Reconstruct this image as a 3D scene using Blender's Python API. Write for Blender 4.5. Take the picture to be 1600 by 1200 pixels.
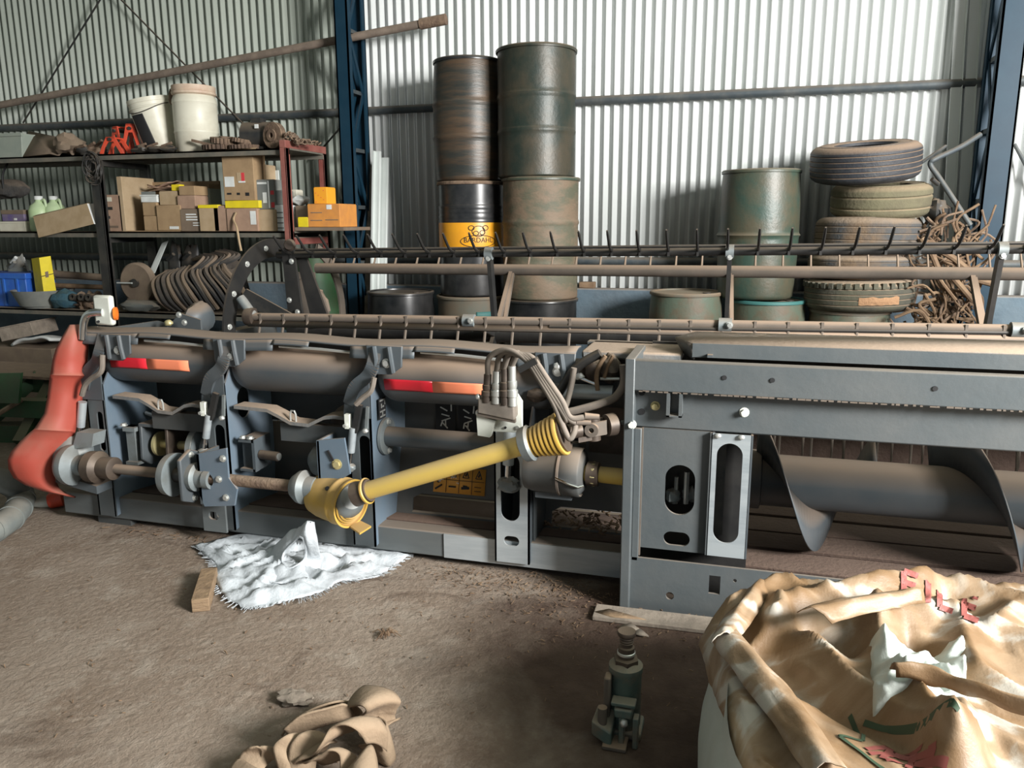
import bpy, math, random
from mathutils import Vector, Matrix, noise
from mathutils.geometry import tessellate_polygon
for _o in list(bpy.data.objects): bpy.data.objects.remove(_o)
R = math.radians
S = bpy.context.scene
COL = S.collection
# ------------------------------------------------------------------ camera
CF, CP, CY, CR, CH = 1230.0, R(11.6), R(16.0), R(-0.25), 1.5
fw = Vector((-math.sin(CY)*math.cos(CP), math.cos(CY)*math.cos(CP), -math.sin(CP)))
rt = Vector((math.cos(CY), math.sin(CY), 0)); up = rt.cross(fw)
rt, up = math.cos(CR)*rt + math.sin(CR)*up, math.cos(CR)*up - math.sin(CR)*rt
cam = bpy.data.cameras.new('camera'); co = bpy.data.objects.new('camera', cam); COL.objects.link(co)
cam.sensor_width = 36.0; cam.lens = CF/1600*36.0; cam.clip_start = .05
M4 = Matrix((rt, up, -fw)).transposed().to_4x4(); M4.translation = (0, 0, CH); co.matrix_world = M4
S.camera = co
def ray(x, y): return rt*((x-800)/CF) - up*((y-600)/CF) + fw
def at(x, y, Y):                      # point of the plane Y = const that the photograph shows at pixel x, y
    d = ray(x, y); return Vector((0, 0, CH)) + d*(Y/d.y)
def atz(x, y, Z):                     # the same on a level plane
    d = ray(x, y); return Vector((0, 0, CH)) + d*((Z-CH)/d.z)
# ------------------------------------------------------------------ light
W = bpy.data.worlds.new('world'); S.world = W; W.use_nodes = True
W.node_tree.nodes['Background'].inputs[0].default_value = (.80, .92, 1.0, 1)
W.node_tree.nodes['Background'].inputs[1].default_value = .27
def area(name, loc, target, sx, sy, power, col):
    l = bpy.data.lights.new(name, 'AREA'); l.shape = 'RECTANGLE'; l.size = sx; l.size_y = sy; l.energy = power; l.color = col
    o = bpy.data.objects.new(name, l); COL.objects.link(o); o.location = loc
    o.rotation_euler = (Vector(target)-Vector(loc)).to_track_quat('-Z', 'Y').to_euler(); return o
area('doorway_daylight', (4.7, .35, 3.0), (-1.0, 5.2, 1.1), 1.7, 1.6, 1330, (1, .985, .96))
S.view_settings.view_transform = 'Standard'; S.view_settings.look = 'None'
S.view_settings.gamma = 1.0; S.view_settings.exposure = 0.0; S.view_settings.use_curve_mapping = False
# ------------------------------------------------------------------ materials
DUST = (.36, .27, .19)
def mat(name, col, rough=.6, metal=0.0, col2=None, vscale=6.0, vlo=.4, vhi=.65, dust=0.0, dcol=DUST, bump=0.0, bscale=40.0, spec=.5, stretch=None, trans=0.0, dn=.13, dlo=.15):
    m = bpy.data.materials.new(name); m.use_nodes = True; nt = m.node_tree; N = nt.nodes; L = nt.links
    b = N['Principled BSDF']; b.inputs['Roughness'].default_value = rough; b.inputs['Metallic'].default_value = metal
    b.inputs['Specular IOR Level'].default_value = spec
    tc = N.new('ShaderNodeTexCoord'); src = tc.outputs['Object']
    if stretch:
        mp = N.new('ShaderNodeMapping'); mp.inputs['Scale'].default_value = stretch; L.new(src, mp.inputs[0]); src = mp.outputs[0]
    def noi(scale, detail=5.0):
        n = N.new('ShaderNodeTexNoise'); n.inputs['Scale'].default_value = scale; n.inputs['Detail'].default_value = detail; n.inputs['Roughness'].default_value = .62
        L.new(src, n.inputs['Vector']); return n.outputs['Fac']
    def ramp(fac, a, c):
        r = N.new('ShaderNodeMapRange'); r.inputs[1].default_value = a; r.inputs[2].default_value = c; L.new(fac, r.inputs[0]); return r.outputs[0]
    def mix(fac, a, c):
        x = N.new('ShaderNodeMix'); x.data_type = 'RGBA'
        for s, v in ((0, fac), (6, a), (7, c)):
            if hasattr(v, 'node'): L.new(v, x.inputs[s])
            else: x.inputs[s].default_value = v if s == 0 else (*v, 1)
        return x.outputs[2]
    c = col if col2 is None else mix(ramp(noi(vscale), vlo, vhi), col, col2)
    if dust:
        g = N.new('ShaderNodeNewGeometry'); sp = N.new('ShaderNodeSeparateXYZ'); L.new(g.outputs['Normal'], sp.inputs[0])
        t = ramp(sp.outputs[2], dlo, dlo+.7)
        mu = N.new('ShaderNodeMath'); mu.operation = 'MULTIPLY'; L.new(t, mu.inputs[0]); mu.inputs[1].default_value = dust
        th = N.new('ShaderNodeMath'); th.operation = 'MULTIPLY_ADD'; L.new(ramp(noi(3.0), .35, .7), th.inputs[0]); th.inputs[1].default_value = dn*dust; L.new(mu.outputs[0], th.inputs[2]); th.use_clamp = True
        c = mix(th.outputs[0], c, dcol)
        rr = N.new('ShaderNodeMapRange'); L.new(th.outputs[0], rr.inputs[0]); rr.inputs[3].default_value = rough; rr.inputs[4].default_value = .95; L.new(rr.outputs[0], b.inputs['Roughness'])
    if hasattr(c, 'node'): L.new(c, b.inputs['Base Color'])
    else: b.inputs['Base Color'].default_value = (*c, 1)
    if bump:
        bp = N.new('ShaderNodeBump'); bp.inputs['Strength'].default_value = bump; bp.inputs['Distance'].default_value = .02
        L.new(noi(bscale, 6.0), bp.inputs['Height']); L.new(bp.outputs[0], b.inputs['Normal'])
    if trans: b.inputs['Transmission Weight'].default_value = trans
    return m
M = {}
M['sheet'] = mat('galvanised_sheet', (.62, .64, .635), .6, .0, (.55, .58, .565), 3, stretch=(1, 1, .15))
M['sheet_dull'] = mat('dull_green_sheet', (.37, .405, .355), .55, .0, (.30, .335, .29), 3, stretch=(1, 1, .15))
M['floor'] = None
M['blue'] = mat('blue_column_paint', (.004, .026, .048), .5, 0, (.006, .031, .054), 8, dust=.12, spec=.25)
M['girt'] = mat('girt_steel', (.05, .065, .075), .6, .3, (.09, .10, .10), 9, dust=.35)
M['dado'] = mat('painted_dado', (.10, .145, .18), .8, 0, (.075, .11, .14), 4, dust=.5, bump=.3, bscale=25)
M['rust'] = mat('rusty_steel', (.13, .085, .06), .85, .1, (.22, .15, .10), 14, dust=.45, bump=.5)
M['pole'] = mat('weathered_pole', (.16, .125, .10), .8, .1, (.24, .19, .15), 9, dust=.3)
M['redpaint'] = mat('red_oxide_paint', (.20, .055, .045), .6, 0, (.27, .10, .08), 6, dust=.3)
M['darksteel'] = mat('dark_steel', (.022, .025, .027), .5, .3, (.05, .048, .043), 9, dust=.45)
M['shelf'] = mat('shelf_steel', (.10, .105, .09), .7, .1, (.17, .15, .12), 7, dust=.6)
M['carton'] = mat('carton_board', (.36, .245, .135), .85, 0, (.30, .20, .11), 9)
M['carton2'] = mat('pale_carton_board', (.43, .32, .20), .85, 0, (.36, .26, .15), 9)
M['carton3'] = mat('pinkish_carton_board', (.38, .25, .175), .85, 0, (.31, .20, .14), 9)
M['orange'] = mat('orange_carton', (.62, .26, .055), .75, 0, (.52, .22, .06), 14)
M['amber'] = mat('amber_carton', (.80, .34, .02), .7)
M['yellow'] = mat('yellow_carton', (.78, .62, .015), .6, 0, (.66, .53, .02), 8)
M['white'] = mat('white_print', (.72, .74, .72), .7, 0, (.6, .62, .6), 10)
M['black'] = mat('black_print', (.012, .012, .013), .7)
M['redprint'] = mat('red_print', (.62, .05, .06), .6)
M['blueplastic'] = mat('blue_plastic', (.015, .10, .48), .45, 0, (.03, .14, .45), 9, dust=.2)
M['cream'] = mat('cream_plastic', (.66, .64, .53), .42, 0, (.52, .48, .38), 4, .45, .75, dust=.35)
M['pink_dust'] = mat('dirty_cream_plastic', (.50, .36, .27), .6, 0, (.6, .5, .38), 8)
M['greenjug'] = mat('pale_green_plastic', (.42, .55, .30), .4, 0, (.5, .6, .4), 8)
M['purple'] = mat('purple_plastic', (.10, .07, .22), .5, 0, (.18, .15, .2), 8, dust=.5)
M['redplastic'] = mat('red_bracket_paint', (.62, .07, .03), .5, 0, (.5, .07, .04), 12)
M['rubber'] = mat('tyre_rubber', (.016, .020, .027), .6, 0, (.032, .036, .042), 10, dust=.85, dn=.04, dcol=(.30, .21, .145), bump=.25, bscale=60)
M['rubber_green'] = mat('tyre_rubber_mossy', (.13, .12, .07), .9, 0, (.09, .082, .05), 5, dust=.6, dcol=(.34, .25, .16), bump=.3)
M['rubber_brown'] = mat('tyre_rubber_muddy', (.125, .085, .052), .9, 0, (.045, .052, .058), 3.2, .42, .6, dust=.6, bump=.4)
M['rubber_olive'] = mat('tyre_rubber_olive', (.085, .085, .058), .9, 0, (.05, .055, .045), 5, dust=.85, bump=.3)
M['mudpatch'] = mat('dried_mud', (.38, .22, .12), .95, bump=.6)
M['drum_brown'] = mat('rusty_drum_paint', (.024, .027, .024), .40, .1, (.075, .048, .029), 4, .42, .6, dust=.4, stretch=(.5, .5, 3.6), bump=.12, bscale=30)
M['drum_dkgreen'] = mat('dark_green_drum_paint', (.013, .024, .019), .42, .1, (.062, .048, .030), 3.4, .40, .72, dust=.45, bump=.12, bscale=35)
M['drum_black'] = mat('black_drum_paint', (.012, .014, .016), .28, .1, (.03, .032, .034), 6, dust=.3)
M['drum_yellow'] = mat('yellow_drum_band', (.74, .33, .015), .38, .0, (.66, .28, .02), 7)
M['drum_beige'] = mat('dusty_green_drum_paint', (.088, .088, .058), .65, 0, (.16, .115, .076), 5, .42, .58, dust=.5, stretch=(1, 1, 1.8), bump=.2, bscale=35)
M['drum_green'] = mat('green_drum_paint', (.026, .054, .041), .42, .0, (.065, .060, .038), 4.2, .40, .62, dust=.4, bump=.12, bscale=35)
M['drum_pale'] = mat('faded_green_drum_paint', (.095, .13, .095), .55, 0, (.125, .095, .062), 5, .42, .6, dust=.6, bump=.15, bscale=35)
M['drum_tan'] = mat('tan_drum_paint', (.16, .115, .075), .7, 0, (.12, .125, .10), 4, dust=.5)
M['teal'] = mat('teal_paint_patch', (.05, .17, .16), .6)
M['cloth_dark'] = mat('dark_cloth', (.03, .032, .034), .9, 0, (.06, .055, .05), 8, dust=.3, bump=.4)
M['grey'] = mat('grey_plastic', (.16, .175, .17), .6, 0, (.21, .22, .2), 8, dust=.4)
M['greygreen'] = mat('grey_green_metal', (.26, .30, .26), .6, 0, (.32, .35, .3), 5, dust=.3)
M['brown'] = mat('brown_board', (.20, .15, .105), .85, 0, (.15, .11, .08), 6, dust=.3)
M['whitemetal'] = mat('white_profile', (.62, .66, .64), .45, .2, (.5, .54, .52), 4, dust=.2, stretch=(1, 1, .3))
M['wood'] = mat('raw_wood', (.30, .205, .12), .85, 0, (.21, .14, .085), 18, stretch=(1, 1, 6), bump=.4, bscale=30)
M['wood_old'] = mat('grey_old_wood', (.30, .25, .20), .9, 0, (.21, .175, .14), 14, bump=.3)
M['greenpaint'] = mat('green_machine_paint', (.012, .07, .024), .55, 0, (.022, .05, .02), 7, dust=.4)
M['strap'] = mat('brown_scrap', (.13, .08, .047), .85, 0, (.22, .145, .085), 9)
M['tubbed'] = mat('dull_grey_hose', (.15, .17, .165), .7, 0, (.20, .215, .2), 8, dust=.25)
# ------------------------------------------------------------------ mesh helpers
class MB:
    def __init__(s): s.v = []; s.f = []; s.holed = False
    def add(s, vs, fs):
        n = len(s.v); s.v += [Vector(p) for p in vs]; s.f += [tuple(i+n for i in f) for f in fs]; return s
    def box(s, x0, x1, y0, y1, z0, z1):
        vs = [(x, y, z) for z in (z0, z1) for y in (y0, y1) for x in (x0, x1)]
        return s.add(vs, [(0, 2, 3, 1), (4, 5, 7, 6), (0, 1, 5, 4), (2, 6, 7, 3), (0, 4, 6, 2), (1, 3, 7, 5)])
    def obox(s, c, ax, ay, az):       # centre and three half-axis vectors
        c, ax, ay, az = Vector(c), Vector(ax), Vector(ay), Vector(az)
        vs = [c+ax*i+ay*j+az*k for k in (-1, 1) for j in (-1, 1) for i in (-1, 1)]
        return s.add(vs, [(0, 2, 3, 1), (4, 5, 7, 6), (0, 1, 5, 4), (2, 6, 7, 3), (0, 4, 6, 2), (1, 3, 7, 5)])
    def bar(s, p, q, w, h, ref=(0, 0, 1)):      # square bar from p to q
        p, q = Vector(p), Vector(q); d = (q-p); u = d.cross(Vector(ref))
        if u.length < 1e-6: u = d.cross(Vector((1, 0, 0)))
        u.normalize(); v = u.cross(d).normalized()
        return s.obox((p+q)/2, d/2, u*(w/2), v*(h/2))
    def quad8(s, f4, b4):             # hexahedron from front quad and back quad
        return s.add(list(f4)+list(b4), [(0, 1, 2, 3), (7, 6, 5, 4), (0, 4, 5, 1), (1, 5, 6, 2), (2, 6, 7, 3), (3, 7, 4, 0)])
    def tube(s, pts, r, n=10, caps=True, flat=None):
        pts = [Vector(p) for p in pts]; rs = r if isinstance(r, (list, tuple)) else [r]*len(pts)
        vs = []; fs = []; prev = None
        for i, p in enumerate(pts):
            d = (pts[min(i+1, len(pts)-1)]-pts[max(i-1, 0)])
            d = d.normalized() if d.length > 1e-9 else Vector((0, 0, 1))
            if prev is None:
                prev = d.orthogonal().normalized() if flat is None else (Vector(flat)-d*Vector(flat).dot(d)).normalized()
            else:
                prev = (prev-d*prev.dot(d)); prev = prev.normalized() if prev.length > 1e-6 else d.orthogonal().normalized()
            w = d.cross(prev)
            for k in range(n):
                a = 2*math.pi*k/n; vs.append(p+(prev*math.cos(a)+w*math.sin(a))*rs[i])
        for i in range(len(pts)-1):
            for k in range(n):
                fs.append((i*n+k, i*n+(k+1) % n, (i+1)*n+(k+1) % n, (i+1)*n+k))
        if caps: fs += [tuple(range(n-1, -1, -1)), tuple(range((len(pts)-1)*n, len(pts)*n))]
        return s.add(vs, fs)
    def cyl(s, p, q, r0, r1=None, n=16): return s.tube([p, q], [r0, r0 if r1 is None else r1], n)
    def lathe(s, prof, org=(0, 0, 0), axis=(0, 0, 1), n=32, closed=False):
        org, ax = Vector(org), Vector(axis).normalized(); u = ax.orthogonal().normalized(); w = ax.cross(u); vs = []; fs = []
        for (r, h) in prof:
            for k in range(n):
                a = 2*math.pi*k/n; vs.append(org+ax*h+(u*math.cos(a)+w*math.sin(a))*r)
        m = len(prof)
        for i in range(m if closed else m-1):
            j = (i+1) % m
            for k in range(n): fs.append((i*n+k, i*n+(k+1) % n, j*n+(k+1) % n, j*n+k))
        if not closed:
            if prof[0][0] > 1e-6: fs.append(tuple(range(n-1, -1, -1)))
            if prof[-1][0] > 1e-6: fs.append(tuple(range((m-1)*n, m*n)))
        return s.add(vs, fs)
    def plate(s, outer, thick, holes=()):       # outer: coplanar 3-D points; thick: vector; holes: lists of 3-D points
        s.holed = s.holed or bool(holes); loops = [[Vector(p) for p in outer]]+[[Vector(p) for p in h] for h in holes]
        tri = tessellate_polygon(loops); flat = [p for l in loops for p in l]; n = len(flat); t = Vector(thick)
        vs = flat+[p+t for p in flat]
        nrm = Vector((0, 0, 0))
        for a in range(len(loops[0])): nrm += loops[0][a].cross(loops[0][(a+1) % len(loops[0])])
        fs = []
        for a, b2, c in tri:
            g = (flat[b2]-flat[a]).cross(flat[c]-flat[a])
            if g.dot(t) > 0: a, c = c, a
            fs += [(a, b2, c), (c+n, b2+n, a+n)]
        o = 0
        for l in loops:
            k = len(l); fs += [(o+i, o+(i+1) % k, o+(i+1) % k+n, o+i+n) for i in range(k)]; o += k
        return s.add(vs, fs)
    def grid(s, nx, ny, fn):
        vs = [fn(i/nx, j/ny) for j in range(ny+1) for i in range(nx+1)]
        return s.add(vs, [(j*(nx+1)+i, j*(nx+1)+i+1, (j+1)*(nx+1)+i+1, (j+1)*(nx+1)+i) for j in range(ny) for i in range(nx)])
    def lump(s, c, rad, seed, sub=10, rough=.3):
        rnd = Vector((seed*3.7, seed*1.3, seed*.7)); vs = []; fs = []; nu, nv = sub*2, sub
        for j in range(nv+1):
            for i in range(nu):
                th = math.pi*j/nv; ph = 2*math.pi*i/nu
                d = Vector((math.sin(th)*math.cos(ph), math.sin(th)*math.sin(ph), math.cos(th)))
                k = 1+rough*noise.noise(d*1.7+rnd)*2+rough*.6*noise.noise(d*4+rnd)
                vs.append(Vector(c)+Vector((d.x*rad[0], d.y*rad[1], d.z*rad[2]))*k)
        for j in range(nv):
            for i in range(nu): fs.append((j*nu+i, (j+1)*nu+i, (j+1)*nu+(i+1) % nu, j*nu+(i+1) % nu))
        return s.add(vs, fs)
    def build(s, name, m, parent=None, bevel=0.0, sharp=40, solid=0.0, sub=0, kind=None):
        me = bpy.data.meshes.new(name); org = WORLD.get(parent.name, Vector()) if parent else Vector()
        me.from_pydata([tuple(p-org) for p in s.v], [], s.f); me.update()
        import bmesh
        b = bmesh.new(); b.from_mesh(me); bmesh.ops.recalc_face_normals(b, faces=b.faces); b.to_mesh(me); b.free()
        if s.holed: bevel = 0
        else:
            for p in me.polygons: p.use_smooth = True
            me.set_sharp_from_angle(angle=R(sharp))
        o = bpy.data.objects.new(name, me); COL.objects.link(o); me.materials.append(M[m] if isinstance(m, str) else m)
        if parent: o.parent = parent
        WORLD[o.name] = org.copy()
        if solid:
            md = o.modifiers.new('solid', 'SOLIDIFY'); md.thickness = solid; md.offset = 0
        if bevel:
            md = o.modifiers.new('edges', 'BEVEL'); md.width = bevel; md.segments = 2; md.limit_method = 'ANGLE'; md.angle_limit = R(35)
        if sub:
            md = o.modifiers.new('sub', 'SUBSURF'); md.levels = sub; md.render_levels = sub
        if kind: o['kind'] = kind
        return o
WORLD = {}
def thing(name, label, cat, loc, group=None, kind=None):
    o = bpy.data.objects.new(name, None); COL.objects.link(o); o.location = loc; o.empty_display_size = .1
    WORLD[o.name] = Vector(loc); o['label'] = label; o['category'] = cat
    if group: o['group'] = group
    if kind: o['kind'] = kind
    return o
def tag(o, label, cat, group=None):
    o['label'] = label; o['category'] = cat
    if group: o['group'] = group
    return o
def circ(c, r, n=24, ax=(1, 0, 0), ay=(0, 0, 1), ry=None):
    c, ax, ay = Vector(c), Vector(ax), Vector(ay); ry = r if ry is None else ry
    return [c+ax*(math.cos(2*math.pi*k/n)*r)+ay*(math.sin(2*math.pi*k/n)*ry) for k in range(n)]
def slot(c, hw, hh, ax=(1, 0, 0), ay=(0, 0, 1), n=9):       # rounded slot, half width / half height
    c, ax, ay = Vector(c), Vector(ax), Vector(ay); r = min(hw, hh); dx, dy = hw-r, hh-r; out = []
    for q, (sx, sy) in enumerate(((1, 1), (-1, 1), (-1, -1), (1, -1))):
        for k in range(n):
            a = math.pi/2*(q+k/(n-1)); out.append(c+ax*(sx*dx+r*math.cos(a))+ay*(sy*dy+r*math.sin(a)))
    return out
def spline(ctrl, n=8):               # Catmull-Rom through the points
    P = [Vector(p) for p in ctrl]; P = [P[0]*2-P[1]]+P+[P[-1]*2-P[-2]]; out = []
    for i in range(1, len(P)-2):
        a, b, c, d = P[i-1:i+3]
        for k in range(n):
            t = k/n; out.append(.5*((2*b)+(c-a)*t+(2*a-5*b+4*c-d)*t*t+(3*b-a-3*c+d)*t**3))
    out.append(P[-2]); return out
# ================================================================== the setting
def floor_mat():
    m = bpy.data.materials.new('earth_stained_concrete'); m.use_nodes = True; nt = m.node_tree; N = nt.nodes; L = nt.links; b = N['Principled BSDF']
    tc = N.new('ShaderNodeTexCoord')
    def noi(scale, det, w=0.0):
        n = N.new('ShaderNodeTexNoise'); n.inputs['Scale'].default_value = scale; n.inputs['Detail'].default_value = det; n.inputs['Roughness'].default_value = .65; n.inputs['Distortion'].default_value = w
        L.new(tc.outputs['Object'], n.inputs['Vector']); return n.outputs['Fac']
    def rng(f, a, c):
        r = N.new('ShaderNodeMapRange'); r.inputs[1].default_value = a; r.inputs[2].default_value = c; L.new(f, r.inputs[0]); return r.outputs[0]
    def mix(f, a, c):
        x = N.new('ShaderNodeMix'); x.data_type = 'RGBA'; L.new(f, x.inputs[0])
        for s, v in ((6, a), (7, c)):
            if hasattr(v, 'node'): L.new(v, x.inputs[s])
            else: x.inputs[s].default_value = (*v, 1)
        return x.outputs[2]
    c = mix(rng(noi(1.1, 6, .6), .38, .66), (.205, .152, .112), (.30, .245, .195))
    c = mix(rng(noi(38, 8, .4), .50, .72), c, (.30, .245, .195))
    c = mix(rng(noi(5.5, 8, .3), .52, .75), c, (.36, .31, .255))
    c = mix(rng(noi(2.2, 7, 1.0), .56, .72), c, (.095, .062, .043))
    # part oil stain, mostly the big sack's shade, painted into the floor colour
    sp = N.new('ShaderNodeSeparateXYZ'); L.new(tc.outputs['Object'], sp.inputs[0])
    def dist(ax, cx, sx):
        a = N.new('ShaderNodeMath'); a.operation = 'MULTIPLY_ADD'; L.new(sp.outputs[ax], a.inputs[0]); a.inputs[1].default_value = 1/sx; a.inputs[2].default_value = -cx/sx
        q = N.new('ShaderNodeMath'); q.operation = 'POWER'; L.new(a.outputs[0], q.inputs[0]); q.inputs[1].default_value = 2; return q.outputs[0]
    ad = N.new('ShaderNodeMath'); ad.operation = 'ADD'; L.new(dist(0, .1, 1.15), ad.inputs[0]); L.new(dist(1, 2.55, .95), ad.inputs[1])
    wob = N.new('ShaderNodeMath'); wob.operation = 'MULTIPLY_ADD'; L.new(noi(3.0, 6, .5), wob.inputs[0]); wob.inputs[1].default_value = 1.3; L.new(ad.outputs[0], wob.inputs[2])
    st = rng(wob.outputs[0], 1.75, 1.05)
    c = mix(st, c, mix(rng(noi(9, 8), .4, .7), (.066, .040, .028), (.10, .066, .047)))
    L.new(c, b.inputs['Base Color']); b.inputs['Roughness'].default_value = .88; b.inputs['Specular IOR Level'].default_value = .35
    bp = N.new('ShaderNodeBump'); bp.inputs['Strength'].default_value = .9; bp.inputs['Distance'].default_value = .014
    L.new(noi(30, 10), bp.inputs['Height']); L.new(bp.outputs[0], b.inputs['Normal']); return m
M['floor'] = floor_mat()
def structure(o): o['kind'] = 'structure'; return o
structure(MB().box(-9.2, 5.2, -2.5, 6.62, -.2, 0).build('floor', 'floor'))
# corrugated sheeting, 76 mm pitch
nseg = 12; pitch = .0762
def sheeting(x0, x1, m, dy):
    w = MB(); n = int(round((x1-x0)/pitch*nseg))
    for i in range(n+1):
        x = x0+i*pitch/nseg; t = 2*math.pi*(x+9.2)/pitch; y = 6.492+dy+.0195*(math.cos(t)+.09*math.cos(3*t)); w.v += [Vector((x, y, .86)), Vector((x, y, 4.6))]
    w.f = [(2*i, 2*i+2, 2*i+3, 2*i+1) for i in range(n)]
    return structure(w.build('wall_back', m, sharp=80, solid=.0008))
sheeting(-9.2, -9.2+80*pitch, 'sheet_dull', 0); sheeting(-9.2+79*pitch, 5.2, 'sheet', -.002)      # the far bay in duller, greener sheets
structure(MB().box(-9.2, 5.2, -2.5, 6.6, 4.62, 4.7).build('ceiling', M['greygreen']))
wl = MB()
for i in range(480):
    yy = -2.5+i*pitch/4*1.0
    xx = -9.15+.0095*math.cos(2*math.pi*yy/pitch); wl.v += [Vector((xx, yy, 0)), Vector((xx, yy, 4.6))]
wl.f = [(2*i, 2*i+2, 2*i+3, 2*i+1) for i in range(479)]
structure(wl.build('wall_left', 'sheet_dull', sharp=80))
structure(MB().box(-9.1, 5.2, 6.36, 6.485, 0, .97).build('trim_1', 'dado', bevel=.012))
for k, z in ((2, 2.435), (3, 1.19)):
    structure(MB().cyl((-9.1, 6.43, z), (5.2, 6.43, z), .033, n=12).build('trim_%d' % k, 'girt'))
# lattice columns
def column(xc, w2, yf=6.02, yb=6.34):
    c = thing('steel_column', '', 'column', (xc, (yf+yb)/2, 0), kind='structure'); del c['label']; del c['category']
    MB().box(xc-w2, xc+w2, yf, yf+.012, 0, 4.6).box(xc-w2, xc-w2+.012, yf, yf+.06, 0, 4.6).box(xc+w2-.012, xc+w2, yf, yf+.06, 0, 4.6).build('chord', 'blue', c)
    MB().box(xc-w2, xc+w2, yb-.012, yb, 0, 4.6).box(xc-w2, xc-w2+.012, yb-.06, yb, 0, 4.6).box(xc+w2-.012, xc+w2, yb-.06, yb, 0, 4.6).build('chord', 'blue', c)
    z = .25; s = 0
    while z < 4.2:
        a, b2 = ((yf+.045, z), (yb-.045, z+.46)) if s % 2 == 0 else ((yb-.045, z), (yf+.045, z+.46))
        for sx in (-1, 1):
            xx = xc+sx*(w2-.02)
            MB().bar((xx, a[0], a[1]), (xx, b2[0], b2[1]), .035, .012, (1, 0, 0)).build('lacing_bar', 'blue', c)
        MB().bar((xc, yf+.03, z), (xc, yb-.03, z), 2*w2-.05, .03).build('batten', 'girt', c)
        z += .46; s += 1
    return c
column(-3.118, .056); column(1.60, .075)
# brace rods on the back wall and the long pole resting in the column
def rod(name, p, q, r, m, label, cat, group=None, n=8):
    o = MB().cyl(p, q, r, n=n).build(name, m); return tag(o, label, cat, group)
structure(rod('brace_rod', at(175, -30, 6.36), at(36, 192, 6.39), .008, 'darksteel', 'thin dark brace rod slanting down to the girt above the grey green crate', 'rod'))
structure(rod('brace_rod', at(168, -22, 6.38), at(396, 210, 6.40), .008, 'darksteel', 'thin dark brace rod slanting down behind the white drum to the motor lump', 'rod'))
structure(rod('brace_rod', at(533, 198, 6.38), at(488, 250, 6.38), .008, 'darksteel', 'short dark rod between the shelf end and the blue column', 'rod'))
structure(rod('brace_rod', at(1585, 225, 6.38), at(1625, 300, 6.38), .012, 'girt', 'grey brace rod on the bright sheeting beyond the nearer blue column', 'rod'))
pl = thing('long_pole', 'long dusty steel pipe slanting up across the wall and through the blue column', 'pipe', at(540, 64, 6.2))
pa, pb = at(-40, 172, 6.2), at(697, 30, 6.2)
MB().tube([pa, pa.lerp(pb, .96)], .032, 14).build('pipe', 'pole', pl)
MB().tube([pa.lerp(pb, .955), pb], [.042, .042], 14).build('collar', 'rust', pl)
# ------------------------------------------------------------------ profiles leaning on the wall beside the column
def lean(name, xa, xb, ytop, m, label, cat, Y=6.2, hole=False, t=.03):
    p, q = at(xa, ytop, Y+.1), at(xb, ytop, Y+.1); o = thing(name, label, cat, ((p.x+q.x)/2, Y-.15, 0))
    b0 = Vector((p.x, Y-.16, 0)); b1 = Vector((q.x, Y-.16, 0)); tv = Vector((0, t, 0))
    MB().quad8((b0, b1, q, p), (b0+tv, b1+tv, q+tv, p+tv)).build('profile' if 'wood' not in m else 'board', m, o, bevel=.003)
    if hole:
        c = (p+q)/2-Vector((0, .004, .1)); MB().cyl(c, c+Vector((0, .01, 0)), .012).build('bolt_hole', 'black', o)
        MB().quad8((b0+Vector((0, -.03, 0)), b0+Vector((.014, -.03, 0)), p+Vector((.014, -.03, 0)), p+Vector((0, -.03, 0))), (b0, b0+Vector((.014, 0, 0)), p+Vector((.014, 0, 0)), p)).build('lip', m, o)
    return o
lean('timber_board', 573, 583, 258, 'wood_old', 'grey weathered board leaning on the wall beside the narrow blue column', 'board', 6.23)
lean('steel_profile', 584, 594, 236, 'whitemetal', 'grey white steel profile with a bolt hole at its top beside the weathered board', 'profile', 6.17, True)
lean('steel_profile', 595, 606, 246, 'whitemetal', 'plain white steel profile leaning between the drilled profile and the sheeting', 'profile', 6.21)
for xa, xb, lab in ((1494, 1512, 'pale steel strip standing against the wall, farther from the wide blue column'), (1516, 1534, 'pale steel strip standing against the wall close beside the wide blue column')):
    p0, p1, q0, q1 = at(xa, -10, 6.42), at(xb, -10, 6.42), at(xa-20, 345, 6.4), at(xb-20, 345, 6.4)
    d = (q0-p0); p0, p1 = p0-d*.2, p1-d*.2; q0 = p0+d*((p0.z)/-d.z); q1 = p1+d*((p1.z)/-d.z)
    tv = Vector((0, .02, 0)); o = thing('steel_strip', lab, 'strip', (q0+q1)/2)
    MB().quad8((q0, q1, p1, p0), (q0+tv, q1+tv, p1+tv, p0+tv)).build('web', 'sheet', o)
    e = Vector((.02, -.012, 0)); MB().quad8((q1-e*1, q1-Vector((0, .012, 0)), p1-Vector((0, .012, 0)), p1-e*1), (q1-Vector((.02, 0, 0)), q1, p1, p1-Vector((.02, 0, 0)))).build('flange', 'whitemetal', o)
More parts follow.
